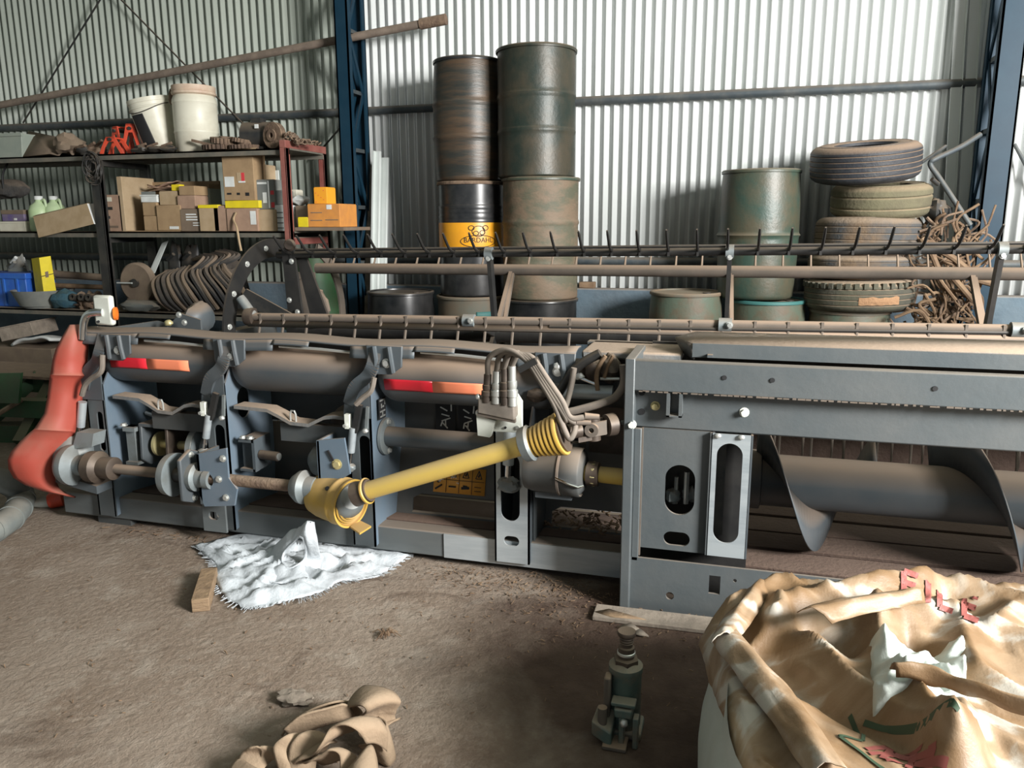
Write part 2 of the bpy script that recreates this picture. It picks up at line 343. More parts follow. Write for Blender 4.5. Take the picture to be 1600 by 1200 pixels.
# ================================================================== drums
def drum(x, y, z, r, h, body, label, lidm=None, ribs=2, style='steel', open_top=False, tilt=(0, 0), bands=None, squash=1.0):
    o = thing('oil_drum', label, 'drum', (x, y, z), group='drums along the back wall'); n = 48
    def rad(t):
        k = r
        if style == 'barrel': k = r*(.93+.07*math.sin(math.pi*min(1, max(0, t)))**.7)
        if style == 'plastic': k = r*(.95+.05*min(1, 6*t, 6*(1-t)))
        return k
    prof = [(rad(0)*.96, 0), (rad(0), .012*1)]
    ribz = {1: [.5], 2: [.36, .64], 3: [.25, .5, .75]}.get(ribs, [])
    for i in range(1, 60):
        t = i/60; k = rad(t)
        for rz in ribz: k += .011*math.exp(-((t-rz)*h/.010)**2)
        if ribs == 5:
            for rz in (.66, .70, .74, .78): k += .008*math.exp(-((t-rz)*h/.009)**2)
        if ribs == 6:
            for rz in (.28, .34, .40): k += .010*math.exp(-((t-rz)*h/.012)**2)
        prof.append((k, t*h))
    top = rad(1); prof += [(top, h-.008)]
    MB().lathe(prof, (x, y, z), n=n).build('body', body, o, sharp=60)
    MB().lathe([(top-.004, h-.022), (top+.012, h-.020), (top+.014, h-.004), (top+.006, h+.004), (top-.010, h+.002), (top-.012, h-.02)], (x, y, z), n=n, closed=True).build('rim', lidm or body, o, sharp=60)
    if not open_top:
        MB().lathe([(top-.01, h-.018), (top*.55, h-.013), (0, h-.012)], (x, y, z), n=n).build('lid', lidm or body, o)
        MB().lathe([(.03, h-.014), (.03, h-.001), (0, h-.001)], (x+top*.6, y-.04, z), n=12).build('bung', 'darksteel', o)
    for i, (za, zb, m, nm) in enumerate(bands or []):
        MB().lathe([(r+.0015, za), (r+.003, za+.004), (r+.003, zb-.004), (r+.0015, zb)], (x, y, z), n=n).build(nm, m, o)
    if tilt != (0, 0): o.rotation_euler = (R(tilt[0]), R(tilt[1]), 0)
    return o
YD = 5.98
# left stack
xl = -2.06; YL, YR = 6.02, 5.935
drum(xl, YL, 0, .272, .93, 'drum_tan', 'tan drum with a teal patch at the bottom of its stack', ribs=1)
lab = drum(xl+.01, YL, .935, .258, .87, 'drum_black', 'glossy black drum with a yellow band and black badge, middle of its stack', ribs=5, bands=[(.325, .578, 'drum_yellow', 'yellow_band')], lidm='rust')
drum(xl-.005, YL, 1.81, .272, .885, 'drum_brown', 'rusty black brown drum on top of the yellow banded drum', ribs=2, style='barrel', lidm='drum_black')
# right stack
xr = -1.475
drum(xr, YR, 0, .285, .925, 'drum_black', 'black drum at the bottom of the stack under the dusty beige green drum', ribs=6)
drum(xr+.005, YR, .93, .285, .89, 'drum_beige', 'dusty beige green drum, middle of the stack beside the yellow banded drum', ribs=2, lidm='drum_green')
drum(xr-.03, YR, 1.825, .286, .90, 'drum_dkgreen', 'dark green drum with two ribs, top of the tallest stack', ribs=2, lidm='drum_dkgreen')
# singles
drum(-2.60, 5.84, 0, .275, .965, 'drum_black', 'single black drum standing before the dado beside the tan drum', ribs=3, style='barrel')
drum(-.365, 5.9, 0, .262, 1.0, 'drum_pale', 'faded green drum with a dusty tan lid and no drum on it', ribs=1, style='plastic', lidm='drum_tan')
drum(.205, 5.93, 0, .265, .955, 'drum_pale', 'faded green drum carrying the shiny green drum', ribs=1, style='plastic', lidm='teal')
drum(.115, 5.95, .965, .275, .88, 'drum_green', 'shiny green drum standing on the faded green drum beside the tyres', ribs=1, style='barrel', lidm='drum_green')
drum(.755, 5.92, 0, .27, .90, 'drum_pale', 'pale green drum carrying the stack of tyres', ribs=1, style='plastic', lidm='drum_tan')
MB().grid(12, 8, lambda u, v: Vector((xl, YL, .62+.2*v))+Vector((math.sin(.45+u*.55), -math.cos(.45+u*.55), 0))*.276).build('paint_patch', 'teal', bpy.data.objects['oil_drum'], solid=.001)
# black badge with a bear-like outline and the word on the yellow band
def text(name, body, size, m, parent, mw, ext=.0008):
    c = bpy.data.curves.new(name, 'FONT'); c.body = body; c.size = size; c.align_x = 'CENTER'; c.align_y = 'CENTER'; c.extrude = ext
    t = bpy.data.objects.new(name, c); COL.objects.link(t); dg = bpy.context.evaluated_depsgraph_get()
    me = bpy.data.meshes.new_from_object(t.evaluated_get(dg)); bpy.data.objects.remove(t)
    for v in me.vertices: v.co = mw(v.co) - WORLD.get(parent.name, Vector())
    o = bpy.data.objects.new(name, me); COL.objects.link(o); me.materials.clear(); me.materials.append(M[m]); o.parent = parent; WORLD[o.name] = WORLD.get(parent.name, Vector()).copy(); return o
bx, by = xl+.01, YL
def ondrum(p, a0=.52, z0=.935+.47, rr=.2625):
    a = a0+p.x/rr; return Vector((bx+math.sin(a)*(rr+p.z), by-math.cos(a)*(rr+p.z), z0+p.y))
text('badge_lettering', 'BARDAHL', .052, 'black', lab, lambda p: ondrum(p, z0=.935+.432))
bd = MB()
for (cx, cy, r0) in ((-.055, .085, .022), (.055, .085, .022), (0, .06, .05), (-.02, .045, .02), (.03, .05, .02)):
    pts = [ondrum(Vector((cx+math.cos(2*math.pi*k/18)*r0, cy-.03+math.sin(2*math.pi*k/18)*r0*.8, .001))) for k in range(19)]
    bd.tube(pts, .0028, 5)
pts = [ondrum(Vector((math.cos(2*math.pi*k/30)*.14, -.045+math.sin(2*math.pi*k/30)*.045, .001))) for k in range(31)]
bd.tube(pts, .0025, 5)
bd.build('badge', 'black', lab)
# ================================================================== tyres
def tyre(x, y, z, ro, wd, m, label, ri=None, tilt=(0, 0), grooves=4, lugs=0):
    o = thing('tyre', label, 'tyre', (x, y, z), group='tyres stacked on the drum'); ri = ri or ro*.57; h = wd
    prof = [(ri, .02*h), (ri+.012, 0), (ri+.05, .0), (ro*.80, -.005*h), (ro*.90, .03*h), (ro*.955, .09*h)]
    g0, g1 = .15*h, .85*h; st = (g1-g0)/(grooves*9)
    for i in range(grooves*9+1):
        t = g0+st*i; prof.append((ro-.02*(2*(t/h)-1)**4-(.009 if i % 9 == 4 else 0), t))
    prof += [(ro*.955, .91*h), (ro*.90, .97*h), (ro*.80, 1.005*h), (ri+.05, h), (ri+.012, h), (ri, .98*h), (ri-.005, .9*h), (ri+.03, .82*h), (ro*.88, .7*h), (ro*.93, .5*h), (ro*.88, .3*h), (ri+.03, .18*h), (ri-.005, .1*h)]
    MB().lathe(prof, (x, y, z), n=64, closed=True).build('carcass', m, o, sharp=50)
    b = MB()
    for k in (0, 1):
        zz = h-.001 if k else .001
        b.lathe([(ri+.075, zz-.003), (ri+.078, zz+.004), (ri+.084, zz+.004), (ri+.087, zz-.003)], (x, y, z), n=48, closed=True)
    b.build('bead_ring', m, o)
    if lugs:
        for k in range(lugs):
            a = 2*math.pi*k/lugs
            if math.sin(a) < .35:
                c = Vector((x+math.cos(a)*(ro-.004), y+math.sin(a)*(ro-.004), z+h*.86)); t = Vector((-math.sin(a), math.cos(a), 0)); rr = Vector((math.cos(a), math.sin(a), 0))
                MB().obox(c, t*.014, rr*.012, Vector((0, 0, h*.09))).build('tread_lug', m, o)
    o.rotation_euler = (R(tilt[0]), R(tilt[1]), 0); return o
tyre(.805, 5.92, .905, .355, .205, 'rubber_olive', 'olive tyre with a chewed tread and a mud patch, bottom of the tyre stack', tilt=(0, -1.2), lugs=40)
tyre(.805, 5.93, 1.117, .345, .155, 'rubber_brown', 'muddy brown tyre squeezed second from the bottom of the tyre stack')
tyre(.825, 5.93, 1.277, .335, .245, 'rubber_brown', 'muddy brown tyre with black ribs, middle of the tyre stack', tilt=(0, .8))
tyre(.895, 5.95, 1.535, .315, .21, 'rubber_green', 'moss grey bald tyre just under the topmost black tyre', grooves=2, tilt=(6, -1))
tyre(.775, 5.9, 1.772, .345, .232, 'rubber', 'black ribbed tyre with a dusty sidewall on top of the tyre stack', tilt=(9, -3), grooves=5)
p = at(1375, 462, 5.58); mp = MB()
ty = [o for o in bpy.data.objects if o.name == 'tyre'][0]
def tyface(u, v):
    a = -math.pi/2+(.0+u*.75)-.12; q = Vector((.805+math.cos(a)*.357, 5.92+math.sin(a)*.357, .905+.055+.05*v+.01*noise.noise(Vector((u*5, v*5, 1)))))
    k = .004*(1-abs(2*u-1))*(1-abs(2*v-1))*2; return q+Vector((math.cos(a), math.sin(a), 0))*k
mp.grid(24, 6, tyface).build('mud_patch', 'mudpatch', ty)
# ================================================================== storage rack
M['oiliron2'] = mat('old_rusty_iron', (.06, .038, .027), .8, .1, (.12, .075, .05), 12, dust=.4)
YF, YB = 5.40, 5.92; ZT, ZM, ZL = 2.05, 1.44, .785
rk = thing('storage_rack', 'long steel storage rack with a red oxide end frame and dark posts', 'rack', (-5.2, (YF+YB)/2, 0))
XL, XR = -8.2, -3.27
for z, nm, xr2 in ((ZT, 'shelf_board', XR), (ZM, 'shelf_board', XR), (ZL, 'shelf_board', XR-.2)):
    MB().box(XL, xr2, YF, YB, z-.012, z).box(XL, xr2, YF, YF+.012, z-.045, z).box(XL, xr2, YB-.012, YB, z-.045, z).build(nm, 'shelf', rk)
MB().box(XR, -2.86, YF+.02, YB-.05, ZM+.005, ZM+.03).build('shelf_board', 'brown', rk)
MB().box(XR-.33, XR-.03, YF+.05, YB, ZM-.06, ZM-.045).build('shelf_bracket', 'shelf', rk)
for (y, m) in ((YF-.045, 'redpaint'), (YB, 'redpaint')):
    MB().box(XR-.05, XR+.0, y, y+.045, 0, ZT+.0).box(XR-.012, XR+.0, y, y+.06 if y < 5.6 else y+.045, 0, ZT).build('post', m, rk, bevel=.003)
MB().box(XR-.05, XR, YF-.045, YB+.045, ZT, ZT+.055).build('end_beam', 'redpaint', rk, bevel=.003)
MB().box(XR-.05, XR, YF, YB, ZM-.10, ZM-.05).build('end_beam', 'redpaint', rk, bevel=.003)
for x in (-5.02, -7.6):
    MB().box(x-.045, x+.045, YF-.035, YF, 0, ZT-.045).box(x+.033, x+.045, YF-.035, YF+.02, 0, ZT-.045).build('post', 'darksteel', rk, bevel=.003)
    MB().box(x-.045, x+.045, YB, YB+.035, 0, ZT-.045).build('post', 'darksteel', rk, bevel=.003)
    MB().box(x-.03, x+.03, YF, YB, ZT-.09, ZT-.045).build('cross_beam', 'darksteel', rk)
    MB().box(x-.03, x+.03, YF, YB, ZM-.09, ZM-.045).build('cross_beam', 'darksteel', rk)
# ---- cartons; the rectangle is the front face in the photograph on the plane Y
def carton(rect, Y, depth, m, label, base, prints=(), name='carton', cat='box', seam=True, top=None, rz=0, lip=None, group=None):
    a, b = at(rect[0], rect[3], Y), at(rect[2], rect[1], Y); x0, x1, z0, z1 = a.x, b.x, base, b.z
    o = thing(name, label, cat, ((x0+x1)/2, Y+depth/2, z0), group=group)
    MB().box(x0, x1, Y, Y+depth, z0+.001, z1).build('body', m, o, bevel=.003)
    if seam:
        xm = (x0+x1)/2
        MB().box(x0+.004, x1-.004, Y+.004, Y+depth*.49, z1, z1+.004).build('flap', m if top is None else top, o)
        MB().box(x0+.004, x1-.004, Y+depth*.51, Y+depth-.004, z1, z1+.004).build('flap', m if top is None else top, o)
    if lip: MB().box(x0-.003, x1+.003, Y-.003, Y+depth+.003, z1-lip, z1+.006).build('lid', top or m, o, bevel=.002)
    for (u0, u1, v0, v1, pm) in prints:
        MB().box(x0+(x1-x0)*u0, x0+(x1-x0)*u1, Y-.0025, Y-.0005, z0+(z1-z0)*v0, z0+(z1-z0)*v1).build('printed_label' if pm != 'tape' else 'tape', 'white' if pm == 'tape' else pm, o)
    if rz: o.rotation_euler = (0, 0, R(rz))
    return x0, x1, z0, z1
Y0 = 5.47
# the large open-fronted carton and what is in it
a, b = at(189, 354, 5.5), at(297, 273, 5.5); oc = thing('open_carton', 'large open fronted carton holding a white tray and small boxes', 'box', ((a.x+b.x)/2, 5.68, ZM))
MB().box(a.x, a.x+.05, 5.5, 5.88, ZM, b.z).build('side_panel', 'carton2', oc, bevel=.004)
MB().box(a.x+.05, b.x, 5.86, 5.88, ZM, b.z-.03).build('back_panel', 'carton', oc)
MB().box(b.x-.012, b.x, 5.72, 5.86, ZM, b.z-.06).build('side_panel', 'carton', oc)
MB().box(a.x+.05, b.x, 5.5, 5.86, ZM, ZM+.006).build('bottom_panel', 'carton', oc)
zb = ZM+.007
x = carton((226, 338, 246, 358), 5.50, .15, 'carton', 'small plain carton at the foot of the open carton', zb)
x = carton((224, 317, 244, 337), 5.51, .15, 'carton', 'small plain carton directly under the white tray', x[3]+.005)
tz = x[3]+.005
wt = thing('white_tray', 'white shallow tray on a small carton in the open carton', 'tray', ((x[0]+x[1])/2, 5.6, tz))
MB().box(x[0]-.01, x[1]+.01, 5.51, 5.66, tz, tz+.05).build('body', 'white', wt, bevel=.004); MB().box(x[0]-.015, x[1]+.015, 5.505, 5.665, tz+.05, tz+.06).build('rim', 'white', wt); MB().box(x[0], x[1], 5.509, 5.512, tz+.05, tz+.085).build('grey_card', 'grey', wt)
x = carton((247, 321, 281, 358), 5.49, .2, 'carton', 'wide plain carton with a white sticker low on its face', zb, [(.5, .88, .06, .17, 'white')])
xc = carton((250, 299, 277, 320), 5.52, .16, 'carton2', 'carton of two shades sitting on the carton with a white sticker', x[3]+.005)
carton((268, 288, 280, 297), 5.53, .06, 'yellow', 'tiny yellow box perched above the cartons of the open carton', xc[3]+.005, seam=False)
fb = MB()
for k in range(5):
    zz = xc[3]+.006+k*.016; q0, q1 = at(228, 300, 5.6), at(262, 300, 5.6)
    fb.grid(10, 3, lambda u, v, k=k, zz=zz: Vector((q0.x+(q1.x-q0.x)*u, 5.62+.16*v, zz+.03*math.sin(u*3.1+k)*(.4+.1*k)+.01*math.sin(v*5+k))))
o = fb.build('crumpled_wrapper', 'carton3', solid=.004); tag(o, 'brown crumpled cardboard wrappers heaped on top in the open carton', 'wrapper')
x = carton((283, 327, 312, 359), 5.49, .2, 'brown', 'dark brown carton printed with white lines beside the open carton', ZM+.001, [(.3, .85, .62, .68, 'white'), (.3, .8, .74, .80, 'white'), (.3, .85, .5, .56, 'white'), (.62, .95, .25, .29, 'white'), (.62, .95, .36, .40, 'white')])
x = carton((278, 306, 304, 324), 5.5, .17, 'carton3', 'pinkish carton standing on the dark brown carton', x[3]+.005)
carton((280, 291, 303, 304), 5.5, .17, 'carton', 'smaller carton stacked on the pinkish carton', x[3]+.005)
g = carton((313, 321, 340, 361), Y0, .2, 'carton2', 'buff carton with a yellow lid near the middle of the shelf', ZM+.001, seam=False, lip=.02, top='yellow')
g2 = carton((304, 295, 327, 318), 5.68, .15, 'greygreen', 'pale crumpled parcel behind the buff carton with a yellow lid', ZM+.001)
carton((336, 322, 355, 361), Y0, .2, 'carton3', 'narrow upright carton beside the buff carton with a yellow lid', ZM+.001)
g = carton((356, 326, 401, 362), 5.46, .24, 'carton3', 'broad carton with white tape under the yellow box', ZM+.001, [(.78, .96, .3, .9, 'tape')])
tg = MB()
p = [at(369, 332, 5.45), at(365, 343, 5.445), at(370, 356, 5.40), at(374, 378, 5.37), at(377, 392, 5.37)]
o = tg.tube(spline(p, 5), .009, 6).build('torn_strip', 'carton2'); tag(o, 'torn strip of pale cardboard hanging from the broad taped carton', 'strip')
yb = carton((352, 313, 404, 325), 5.46, .22, 'yellow', 'flat yellow box under the tall upright carton', g[3]+.005, seam=False)
tc = carton((351, 240, 394, 312), 5.47, .17, 'carton', 'tall upright carton with labels and an open flap above the top shelf', yb[3]+.001, [(.05, .36, .30, .52, 'white'), (.46, .60, .42, .60, 'carton2'), (.60, .70, .42, .60, 'redprint'), (.5, .72, .385, .42, 'white'), (.1, .24, .13, .17, 'black'), (.42, .52, .12, .17, 'black'), (.70, .82, .10, .17, 'black')], seam=False)
tt = [o for o in bpy.data.objects if o.name == 'carton' or o.name.startswith('carton.')][-1]
q0, q1 = at(351, 240, 5.47), at(394, 240, 5.47); e0, e1 = at(352, 234, 5.44), at(401, 234, 5.44)
MB().quad8((q0, q1, e1+Vector((0, -.0, .02)), e0), [v+Vector((0, .008, 0)) for v in (q0, q1, e1+Vector((0, 0, .02)), e0)]).build('open_flap', 'carton2', tt)
j = carton((403, 328, 430, 361), 5.48, .2, 'carton2', 'plain buff carton under the grey picture box', ZM+.001)
k = carton((403, 281, 427, 326), 5.5, .16, 'grey', 'dark grey picture box with red stripes on its edge', j[3]+.005, [(.05, .6, .86, .93, 'white'), (.34, .56, .22, .58, 'white'), (.80, .99, .50, .64, 'redprint'), (.80, .99, .06, .24, 'redprint'), (.66, .72, .05, .97, 'white')])
carton((394, 258, 415, 279), 5.62, .14, 'carton2', 'small carton behind the tall upright carton', k[3]+.005, [(.15, .85, .72, .76, 'brown'), (.15, .85, .58, .62, 'brown')])
b = carton((431, 321, 443, 359), 5.5, .2, 'white', 'narrow white ribbed box against the red post', ZM+.001, [(.1, .9, .1+.2*i, .15+.2*i, 'grey') for i in range(4)])
carton((429, 298, 441, 318), 5.52, .16, 'grey', 'grey carton on the narrow white ribbed box', b[3]+.005)
p0, p1 = at(428, 266, 5.75), at(437, 298, 5.75)
o = MB().box(p0.x, p1.x, 5.75, 5.762, ZM, p0.z).build('white_sheet', 'whitemetal', bevel=.003); tag(o, 'narrow bluish white sheet standing between the cartons and the red post', 'sheet')
# right of the red post
d = carton((463, 322, 482, 345), 5.62, .16, 'brown', 'dark brown box behind the small yellow box', ZM+.031)
carton((455, 297, 463, 345), 5.72, .10, 'cream', 'thin cream box beside the red post', ZM+.031)
o = MB().lump(at(468, 319, 5.66)+Vector((0, .02, .03)), (.07, .07, .035), 5, 8, .2).build('white_pouch', 'white'); tag(o, 'white crumpled pouch on the dark brown box', 'pouch')
carton((466, 340, 481, 358), 5.46, .1, 'yellow', 'small bright yellow box at the protruding shelf end', ZM+.031, seam=True)
oc2 = carton((482, 319, 530, 356), 5.46, .28, 'orange', 'orange carton at the end of the shelf by the blue column', ZM+.031, [(.60, .76, .78, .98, 'white'), (.1, .45, .62, .66, 'brown'), (.55, .95, .30, .34, 'brown'), (.08, .45, .28, .32, 'brown')])
am = carton((491, 293, 510, 318), 5.5, .14, 'amber', 'bright amber box standing on the orange carton', oc2[3]+.005, [(.12+.2*((i*7) % 4), .2+.2*((i*7) % 4), .1+.14*i, .13+.14*i, 'redprint') for i in range(6)], seam=True)
# left bay of the middle shelf
o = carton((159, 305, 187, 352), 5.5, .2, 'carton3', 'reddish weathered tin box beside the dark post', ZM+.001, [(.1, .6, .83, .95, 'cream'), (.2, .6, .6, .68, 'darksteel'), (.1, .45, .35, .43, 'darksteel'), (.4, .8, .1, .16, 'brown')], name='tin_box')
f4 = [at(60, 372, 5.36), at(147, 350, 5.36), at(136, 318, 5.40), at(51, 338, 5.40)]
o = thing('cardboard_lid', 'buff cardboard lid leaning on the front of the middle shelf', 'lid', (f4[0]+f4[2])/2)
MB().quad8(f4, [v+Vector((0, .035, .012)) for v in f4]).build('panel', 'carton2', o, bevel=.004)
MB().quad8([f4[1], f4[1]+Vector((.03, .1, 0)), f4[2]+Vector((.03, .1, 0)), f4[2]], [v+Vector((0, .03, .0)) for v in (f4[1], f4[1]+Vector((.03, .1, 0)), f4[2]+Vector((.03, .1, 0)), f4[2])]).build('torn_side', 'white', o)
def jug(px, pw, ytop, Y, label):
    a, b = at(px-pw/2, 356, Y), at(px+pw/2, ytop, Y); w2 = (b.x-a.x)/2; h = b.z-ZM; c = Vector(((a.x+b.x)/2, Y+w2, ZM))
    o = thing('plastic_jug', label, 'jug', c, group='pale green jugs on the middle shelf')
    MB().lathe([(w2*.9, .002), (w2, .02), (w2, h*.6), (w2*.8, h*.74), (w2*.35, h*.84), (w2*.3, h*.9)], c, n=20).build('body', 'greenjug', o)
    MB().lathe([(w2*.38, h*.9), (w2*.38, h*1.0), (w2*.3, h*1.01)], c, n=14).build('cap', 'white', o)
    MB().tube(spline([c+Vector((w2*.3, 0, h*.86)), c+Vector((w2*.75, -.01, h*.9)), c+Vector((w2*.9, -.01, h*.72)), c+Vector((w2*.92, 0, h*.5))], 6), .011, 8).build('handle', 'greenjug', o)
jug(49, 20, 306, 5.5, 'pale green plastic jug standing clear of the leaning cardboard lid')
jug(72, 21, 306, 5.56, 'pale green plastic jug behind the leaning cardboard lid')
pb_ = carton((0, 347, 38, 361), 5.5, .24, 'cream', 'low beige tray under the purple tub', ZM+.001, seam=False, name='tray', cat='tray', lip=.012)
carton((4, 329, 36, 346), 5.52, .2, 'purple', 'purple lidded tub standing in the low beige tray', pb_[3]+.007, seam=False, lip=.03, top='brown', name='plastic_tub', cat='tub', prints=[(.55, .68, .1, .3, 'white')])
c = at(14, 296, 5.6); o = thing('rolled_bag', 'dark rolled bag hanging from the top shelf by a strap', 'bag', c)
MB().lump(c, (.19, .09, .08), 9, 12, .14).build('roll', 'cloth_dark', o)
MB().tube(spline([c+Vector((.03, -.08, .0)), c+Vector((.03, -.07, .12)), (c.x+.02, 5.6, ZT-.03), (c.x+.02, 5.6, ZT-.012)], 5), .009, 6).build('strap', 'black', o)
# ---- top shelf
o = thing('metal_crate', 'grey green metal crate at the far end of the top shelf', 'crate', at(15, 238, 5.45)); a, b = at(-25, 240, 5.45), at(33, 208, 5.45)
MB().quad8([(a.x, 5.45, ZT+.002), (b.x-.02, 5.45, ZT+.002), (b.x, 5.45, b.z), (a.x, 5.45, b.z)], [(a.x, 5.8, ZT+.002), (b.x-.02, 5.8, ZT+.002), (b.x, 5.8, b.z), (a.x, 5.8, b.z)]).build('body', 'greygreen', o, bevel=.004)
MB().box(a.x, b.x+.008, 5.44, 5.455, b.z-.022, b.z+.004).build('rim', 'greygreen', o)
o = thing('folded_tin', 'brown topped tent of folded dark tin on the top shelf', 'tin sheet', at(60, 238, 5.5))
A, B, C, D = at(27, 241, 5.46), at(45, 205, 5.62), at(112, 219, 5.62), at(92, 238, 5.45); A.z = ZT+.003; D.z = ZT+.004; E_ = at(78, 240, 5.44); E_.z = ZT+.02
MB().add([A, B, E_, C, D], [(0, 2, 1), (1, 2, 4), (1, 4, 3)]).build('folded_face', 'brown', o, solid=.006)
A2 = B+Vector((.05, .22, -.22)); A2.z = ZT+.003
MB().add([B, C, C+Vector((.05, .2, -.1)), A2], [(0, 1, 2, 3)]).build('rear_face', 'darksteel', o, solid=.006)
def lumpobj(name, px, py, Y, rad, seed, m, label, cat, base, rough=.3, sub=9):
    c = at(px, py, Y); c.z = base+rad[2]*.80
    o = MB().lump(c, rad, seed, sub, rough).build(name, m); 
    zmin = min(v.co.z for v in o.data.vertices); dz = base+.001-zmin
    for v in o.data.vertices: v.co.z += dz
    return tag(o, label, cat)
lumpobj('scrap_lump', 107, 228, 5.5, (.10, .1, .09), 3, 'brown', 'earthy brown lump of scrap beside the folded tin', 'scrap', ZT)
for i, (px, lab) in enumerate(((131, 'small dark scrap fitting beside the earthy brown lump'), (146, 'small dark scrap fitting midway between the lump and the red brackets'), (158, 'small dark scrap fitting touching the red brackets'))):
    c = at(px, 229, 5.5+.04*i); o = thing('scrap_fitting', lab, 'scrap', (c.x, c.y, ZT))
    MB().lump((c.x, c.y, ZT+.045), (.06, .05, .042), 20+i, 7, .25).build('casting', 'rust' if i % 2 else 'darksteel', o)
    MB().cyl((c.x-.05, c.y-.03, ZT+.06), (c.x+.06, c.y-.05, ZT+.08+.02*i), .013, n=10).build('spigot', 'rust', o)
def bracket(px, Yc, h, w, tilt, lab):
    c = at(px, 236, Yc); o = thing('red_bracket', lab, 'bracket', (c.x, Yc, ZT), group='red brackets on the top shelf'); o0 = Vector((c.x, Yc, ZT+.002))
    prof = [(-w, 0), (-w*.75, h*.45), (-w*.35, h), (w*.35, h), (w*.8, h*.35), (w, 0), (w*.7, 0), (w*.5, h*.3), (w*.2, h*.72), (-w*.2, h*.72), (-w*.55, h*.35), (-w*.7, 0)]
    for yy in (-.06, .05):
        MB().plate([o0+Vector((x, yy, z)) for x, z in prof], (0, .012, 0)).build('side_plate', 'redplastic', o, bevel=.002)
    MB().box(o0.x-w*.35, o0.x+w*.35, Yc-.06, Yc+.06, ZT+h-.012, ZT+h).build('web', 'redplastic', o); MB().cyl(o0+Vector((0, -.075, h*.85)), o0+Vector((0, .075, h*.85)), .014, n=10).build('pin', 'darksteel', o)
    o.rotation_euler = (0, 0, R(tilt))
bracket(181, 5.47, .13, .105, 10, 'low red forked bracket at the front of the top shelf'); bracket(193, 5.66, .235, .085, -14, 'tall red forked bracket behind the low one'); bracket(211, 5.62, .245, .085, 18, 'tall red forked bracket close to the tilted bucket')
def pail(c, r, h, label, body, tilt=(0, 0), dr=False):
    o = thing('plastic_drum' if dr else 'plastic_bucket', label, 'drum' if dr else 'bucket', c)
    if dr:
        MB().lathe([(r*.85, 0), (r*.95, .02), (r*.98, h*.3), (r, h*.31), (r, h*.33), (r*.98, h*.34), (r*.98, h*.74), (r, h*.75), (r*.98, h*.80), (r*.90, h*.86)], c, n=36).build('body', body, o)
        MB().lathe([(r*.90, h*.86), (r*.98, h*.88), (r*.99, h*.91), (r*.94, h*.92), (r*.97, h*.94), (r*.97, h), (r*.90, h), (r*.88, h*.88), (.0, h*.87)], c, n=36).build('neck', 'pink_dust', o)
        q = c+Vector((-r*.95, -.05, h*.84)); MB().lump(q, (.035, .03, .06), 4, 7, .2).build('torn_handle', 'rust', o)
    else:
        MB().lathe([(r*.82, 0), (r*.84, .01), (r*.97, h*.82), (r, h*.825), (r, h*.85), (r*.98, h*.86), (r*.985, h*.92), (r*1.01, h*.925), (r*1.02, h), (r*.97, h), (r*.80, h*.1), (0, h*.09)], c, n=36).build('body', body, o)
        MB().grid(10, 6, lambda u, v: Vector(c)+Vector((math.sin(-.30+u*.72-.22*v)*(r*(.86+.14*(.12+.6*v))+.008), -math.cos(-.30+u*.72-.22*v)*(r*(.86+.14*(.12+.6*v))+.008), h*(.12+.6*v)))).build('dark_label', 'black', o, solid=.001)
        MB().tube([Vector(c)+Vector((math.cos(a)*r*1.03, math.sin(a)*r*1.03, h*.86-.05*math.sin(a/1.0)**2)) for a in [math.pi*k/16+math.pi for k in range(17)]], .004, 6).build('wire_handle', 'darksteel', o)
    o.rotation_euler = (R(tilt[0]), R(tilt[1]), 0); return o
p = at(305, 236, 5.62); pail(Vector((p.x, 5.66, ZT+.001)), .172, at(305, 136, 5.66).z-ZT, 'tall dirty cream plastic drum with a torn handle on the top shelf', 'cream', dr=True)
p = at(250, 236, 5.68); pail(Vector((p.x+.02, 5.70, ZT+.028)), .168, .42, 'cream bucket with a black label, tilted on the top shelf', 'cream', (6, -9))
for i, (px, sd, lab) in enumerate(((222, 31, 'flat dark scrap under the bucket, nearer the red brackets'), (240, 33, 'flat dark scrap lying in front of the tilted bucket'), (262, 36, 'flat dark scrap between the bucket and the cream drum'))):
    c = at(px, 232, 5.47); o = thing('scrap_plate', lab, 'scrap', (c.x, 5.47, ZT)); MB().lump((c.x, 5.465, ZT+.03), (.085, .04, .028), sd, 8, .3).build('plate', 'darksteel', o); MB().cyl((c.x-.04, 5.45, ZT+.05), (c.x+.05, 5.46, ZT+.075), .010, n=8).build('stub', 'rust', o)
def gear(c, r, t, axis, m, label, teeth=28):
    o = thing('gear_wheel', label, 'gear', c); ax = Vector(axis).normalized(); u = ax.orthogonal().normalized(); w_ = ax.cross(u); ol = []
    for k in range(teeth*4):
        a = 2*math.pi*k/(teeth*4); rr = r if k % 4 in (0, 1) else r*.93; ol.append(Vector(c)+u*math.cos(a)*rr+w_*math.sin(a)*rr)
    MB().plate(ol, ax*t, [[Vector(c)+u*math.cos(-2*math.pi*k/14)*r*.22+w_*math.sin(-2*math.pi*k/14)*r*.22 for k in range(14)]]).build('toothed_ring', m, o)
    MB().lathe([(r*.24, -.01), (r*.42, -.01), (r*.42, t+.01), (r*.24, t+.01)], c, ax, 20, closed=True).build('hub', m, o); return o
p = at(345, 232, 5.5); gear(Vector((p.x, 5.52, ZT+.015)), .15, .035, (0, -.05, 1), 'oiliron2', 'large rusty gear lying flat in front of the cream drum')
gear(Vector((p.x+.02, 5.54, ZT+.065)), .115, .04, (.12, -.1, 1), 'rust', 'smaller rusty gear stacked on the large flat gear', 24)
p = at(382, 230, 5.5); gear(Vector((p.x, 5.5, ZT+.012)), .12, .03, (.0, -.05, 1), 'oiliron2', 'rusty gear lying flat beside the dark motor', 26)
